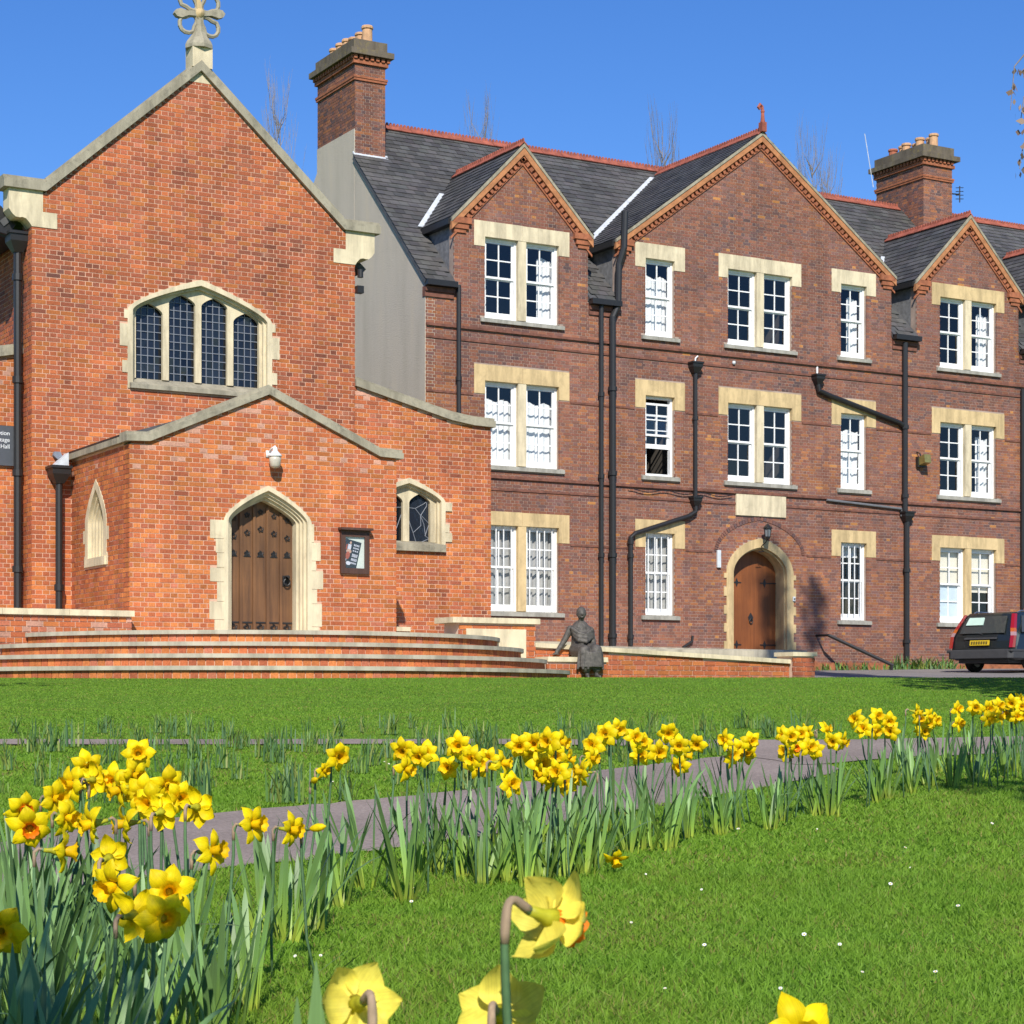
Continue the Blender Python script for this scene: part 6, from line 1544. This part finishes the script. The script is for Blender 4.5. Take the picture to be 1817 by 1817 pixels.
for x, y, s in tl:
    p = hit(x, y); P2 = np.array([[p.x, p.y]])
    if not lawn_ok(P2)[0]: continue
    o = bpy.data.objects.new('leaf_tuft', random.choice(TF)); link(o); o.location = (p.x, p.y, p.z-.01); o.rotation_euler = (0, 0, random.uniform(0, 6.28)); h = s*random.uniform(.09, .21); o.scale = (h*.75, h*.75, h)
    g = 'beyond the far path strip' if y < 1310 else 'on the grass wedge between the two paths'
    tag(o, 'small tuft of unopened daffodil leaves ' + g, 'leaf tuft', 'leaf tufts ' + g)
for x in list(range(1440, 1600, 14)) + list(range(1600, 1700, 8)):      # grass verge at the foot of the long wall
    p = at(x, 1180, YM-.35-random.random()*.5); o = bpy.data.objects.new('verge_tuft', random.choice(TF)); link(o); o.location = (p.x, p.y, gh(p.x, p.y)-.02); h = random.uniform(.2, .42)*(1.2 if x > 1600 else .8); o.scale = (h*1.5, h*1.5, h); o.rotation_euler = (0, 0, random.uniform(0, 6.28))
    tag(o, 'rough grass tuft at the foot of the wall beside the car', 'grass tuft', 'grass tufts along the wall')
# daisies
dme = MB().add([(.0, 0, .002)] + [(.012*math.cos(k*math.pi/7)*(1 if k % 2 else .72), .012*math.sin(k*math.pi/7)*(1 if k % 2 else .72), .004) for k in range(14)], [(0, 1+k, 1+(k+1) % 14) for k in range(14)])
M['daisy'] = plain('daisy_petals', (.75, .75, .76), .7, .1, 30, bmp=0); M['daisyeye'] = plain('daisy_eye', (.7, .45, .02), .7, .1, 30, bmp=0)
dmm = dme.mesh('petals', M['daisy']); eye = MB().lathe([(.0045, .003), (.003, .006), (.0005, .007)], (0, 0, 0), 8).mesh('eye', M['daisyeye']); stk = MB().tube([(0, 0, -.04), (0, 0, .002)], .0012, 4).mesh('stalk', M['stem'])
for (x, y) in [(580,1612),(524,1711),(569,1710),(733,1588),(730,1612),(910,1558),(938,1574),(948,1700),(1146,1562),(1245,1590),(1606,1514),(1615,1550),(1427,1672),(1385,1770),(1490,1690),(1580,1580),(690,1362),(682,1358),(591,1394),(1310,1480),(1760,1470),(1700,1620),(1250,1691),(1120,1650),(1450,1480),(1660,1740),(1180,1770),(1530,1740)]:
    p = hit(x, y); e = empty('daisy', (p.x, p.y, p.z+.02), random.random()*6, 'small white daisy in the near lawn' if y > 1500 else 'small white daisy near the path', 'daisy', 'daisies in the near lawn' if y > 1500 else 'daisies near the path'); e.scale = (random.uniform(.3, .62),)*3; e.rotation_euler = (R(random.uniform(20, 50)), 0, R(-30 + random.gauss(0, 25)))
    for nm, m_ in (('petals', dmm), ('eye', eye), ('stalk', stk)): link(bpy.data.objects.new(nm, m_), e)
# ------------------------------------------------------------------ trees
def leaf_cloud(blobs, n, size, cols, seed):
    r = np.random.default_rng(seed); vol = np.array([b[3]*b[4]*b[5] for b in blobs]); ch = r.choice(len(blobs), n, p=vol/vol.sum()); B = np.array(blobs)[ch]
    v = r.standard_normal((n, 3)); v /= np.linalg.norm(v, axis=1)[:, None]; v *= (r.random(n)**.45)[:, None]
    c = B[:, :3] + v*B[:, 3:6]; a = r.standard_normal((n, 3)); a /= np.linalg.norm(a, axis=1)[:, None]; b = np.cross(a, r.standard_normal((n, 3))); b /= np.linalg.norm(b, axis=1)[:, None]
    s = size*(.6+.8*r.random(n))[:, None]; V = np.stack([c-a*s, c+b*s*.5, c+a*s, c-b*s*.5], 1).reshape(-1, 3)
    me = bpy.data.meshes.new('crown'); me.from_pydata(V, [], np.arange(4*n).reshape(-1, 4)); me.update()
    cc = np.array(cols)[r.integers(0, len(cols), n)]*(.7+.6*r.random(n))[:, None]; C4 = np.ones((n, 4, 4), np.float32); C4[..., :3] = cc[:, None, :]
    at_ = me.color_attributes.new('bc', 'FLOAT_COLOR', 'POINT'); at_.data.foreach_set('color', C4.ravel()); me.materials.append(M['foliage']); return me
EV = [(.02, .05, .015), (.03, .07, .018), (.025, .055, .022), (.045, .085, .02)]
def tree(name, label, d, l, h, blobs, n, size, seed, tr=.25, cols=EV):
    x, y = dl(d, l); z = gh(x, y); e = empty(name, (x, y, z), label=label, cat='tree')
    t = MB().tube([(0, 0, -.2), (.05, 0, h*.3), (-.05, .05, h*.6), (0, 0, h*.9)], [tr, tr*.8, tr*.5, tr*.12], 10); R_ = random.Random(seed)
    for b in blobs:
        t.tube([(0, 0, b[2]*.55), (b[0]*.5, b[1]*.5, b[2]*.85), (b[0]*.95, b[1]*.95, b[2])], [tr*.4, tr*.25, tr*.06], 6)
    t.build('trunk', M['bark'], e); o = bpy.data.objects.new('crown', leaf_cloud(blobs, n, size, cols, seed)); link(o, e); return e
def bl(dl_, dd, z, r, rz=None):       # blob offset in lateral / depth
    v = RT*dl_ + AX*dd; return (v.x, v.y, z, r, r, rz or r)
t1 = tree('columnar_conifer', 'tall slim dark evergreen just outside the right of the picture, hanging twigs in view', 28, 8.25, 21.5, [bl(0, 0, 3.0, .75, 2.4), bl(0, 0, 7, .8, 2.5), bl(.1, 0, 11, .95, 2.5), bl(-.2, 0, 14.5, .9, 2.2), bl(-.35, 0, 18, .75, 1.8), bl(-.5, 0, 20.7, .45, 1.3), bl(.55, .2, 20.4, .4, 1.0)], 5200, .17, 3, .22)
tw = MB(); lf = MB()
for (x, y0, y1) in ((1796, 118, 195), (1815, 120, 128), (1813, 172, 222), (1812, 255, 300), (1822, 130, 300)):
    a = atd(x+4, y0, 26.5); b = atd(x-3, y1, 26.5); tw.tube([a + RT*1.0 + UPV*.9, a + RT*.25 + UPV*.3, a, a.lerp(b, .5), b], [.03, .016, .008, .006, .004], 5)
    for k in range(9):
        q = a.lerp(b, .25+.75*random.random()); v = Vector((random.gauss(0, .035), random.gauss(0, .035), random.gauss(0, .05))); w = Vector((random.gauss(0, .02), random.gauss(0, .02), -.09)); s = Vector((random.gauss(0, .025), random.gauss(0, .025), 0))
        lf.add([q+v, q+v+w*.5+s, q+v+w, q+v+w*.5-s], [(0, 1, 2, 3)], random.choice([(.22, .15, .11), (.3, .22, .16), (.16, .12, .08)]))
inv1 = t1.matrix_basis.inverted() if False else Matrix.Translation(-Vector(t1.location))
o = tw.build('hanging_twigs', M['twig'], t1); o.matrix_parent_inverse = inv1; o = lf.build('dry_leaves', M['foliage'], t1); o.matrix_parent_inverse = inv1
tree('spreading_evergreen', 'broad evergreen tree outside the right of the picture shading the lawn', 17.6, 6.95, 12.0, [bl(0, 0, 2.2, 2.0, 1.6), bl(-.2, 0, 4.6, 2.1, 1.8), bl(.1, 0, 7.2, 1.9, 1.7), bl(-.6, 0, 9.3, 1.7, 1.2), bl(-1.7, .3, 10.6, 1.1, .5), bl(-2.4, .4, 11.6, .8, .25), bl(.6, 0, 11.4, 1.2, 1.2), bl(-1.9, -.6, 12.2, .7, .2), bl(-.9, .2, 12.9, .8, .4)], 7500, .14, 5, .35)
tree('young_tree', 'small leafy tree outside the right of the picture near the camera', 3.3, 3.55, 4.6, [bl(0, .3, 4.9, .9, .5), bl(-.6, .6, 5.2, .5, .3), bl(.4, .1, 5.3, .7, .4)], 800, .11, 15, .09)
tree('garden_tree', 'leafy tree outside the left of the picture', 12.5, -9.6, 9.0, [bl(0, 0, 6.5, 2.3, 1.8), bl(.8, .3, 8.2, 1.8, 1.2), bl(3.2, .4, 8.7, .9, .3), bl(4.2, .3, 8.8, .7, .15), bl(4.9, .3, 8.85, .4, .08), bl(2.0, -.4, 7.8, 1.1, .5)], 3500, .15, 8, .28)
x, y = dl(.2, -.95); bu = empty('evergreen_bush', (x, y, gh(x, y)), label='dense evergreen bush beside the camera, shading the lower left leaves', cat='bush'); MB().tube([(0, 0, -.1), (0, 0, 1.4)], [.06, .02], 6).build('stem', M['bark'], bu)
o = bpy.data.objects.new('crown', leaf_cloud([bl(-.1, -.3, .9, .72, .8), bl(0, -.2, 1.7, .74, .7), bl(.08, -.1, 2.4, .68, .45)], 5200, .06, EV, 9)); link(o, bu)
x, y = at(-34, 400, 47).x, 47.0; cbx = empty('background_evergreen', (x, y, gh(x, y)), label='dark green tree peeping past the left corner of the chapel roof', cat='tree'); MB().tube([(0, 0, -.2), (0, 0, 8)], [.3, .08], 8).build('trunk', M['bark'], cbx)
o = bpy.data.objects.new('crown', leaf_cloud([(0, 0, 5, 1.0, 1.0, 3), (0, 0, 8.5, .7, .7, 2.2), (.05, 0, 10.3, .45, .45, 1.1)], 3000, .16, EV, 12)); link(o, cbx)
def bare(H_, seed):
    r = random.Random(seed); mb = MB(); mb.tube([(0, 0, -.2), (.1, 0, H_*.5), (0, .1, H_)], [.30, .12, .006], 7)
    for k in range(150):
        z = H_*(.15+.83*r.random()**.8); a = r.uniform(0, 6.28); L = (H_-z)*.30 + r.uniform(.8, 2.2); ca, sa = math.cos(a), math.sin(a)
        p = [Vector((0, 0, z)), Vector((ca*L*.25, sa*L*.25, z+L*.35)), Vector((ca*L*.38, sa*L*.38, z+L))]; mb.tube(p, [.028, .014, .004], 3, caps=False)
        for q in range(5):
            s = p[1].lerp(p[2], r.random()); b = r.uniform(0, 6.28); l2 = r.uniform(.5, 1.3); mb.tube([s, s + Vector((math.cos(b)*.2*l2, math.sin(b)*.2*l2, l2))], [.007, .003], 3, caps=False)
    return mb.mesh('branches', M['twig'])
BR = [bare(25, 1), bare(25, 2), bare(25, 3)]
for i, (px, py, Y, lab) in enumerate(((495, 196, 72, 'bare poplar top between the chapel gable and the left chimney'), (850, 222, 76, 'faint bare tree top over the left part of the ridge'), (1176, 252, 74, 'bare tree top in the dip left of the centre gable'), (1441, 278, 74, 'bare tree top right of the centre gable'), (1466, 312, 77, 'shorter bare tree top just right of its neighbour'))):
    p = at(px, py, Y); g0 = gh(p.x, Y); e = empty('bare_tree', (p.x, Y, g0), random.random()*6, lab, 'tree', 'bare trees behind the building'); o = bpy.data.objects.new('branches', BR[i % 3]); link(o, e); s = (p.z-g0)/25; o.scale = (s*.8, s*.8, s)
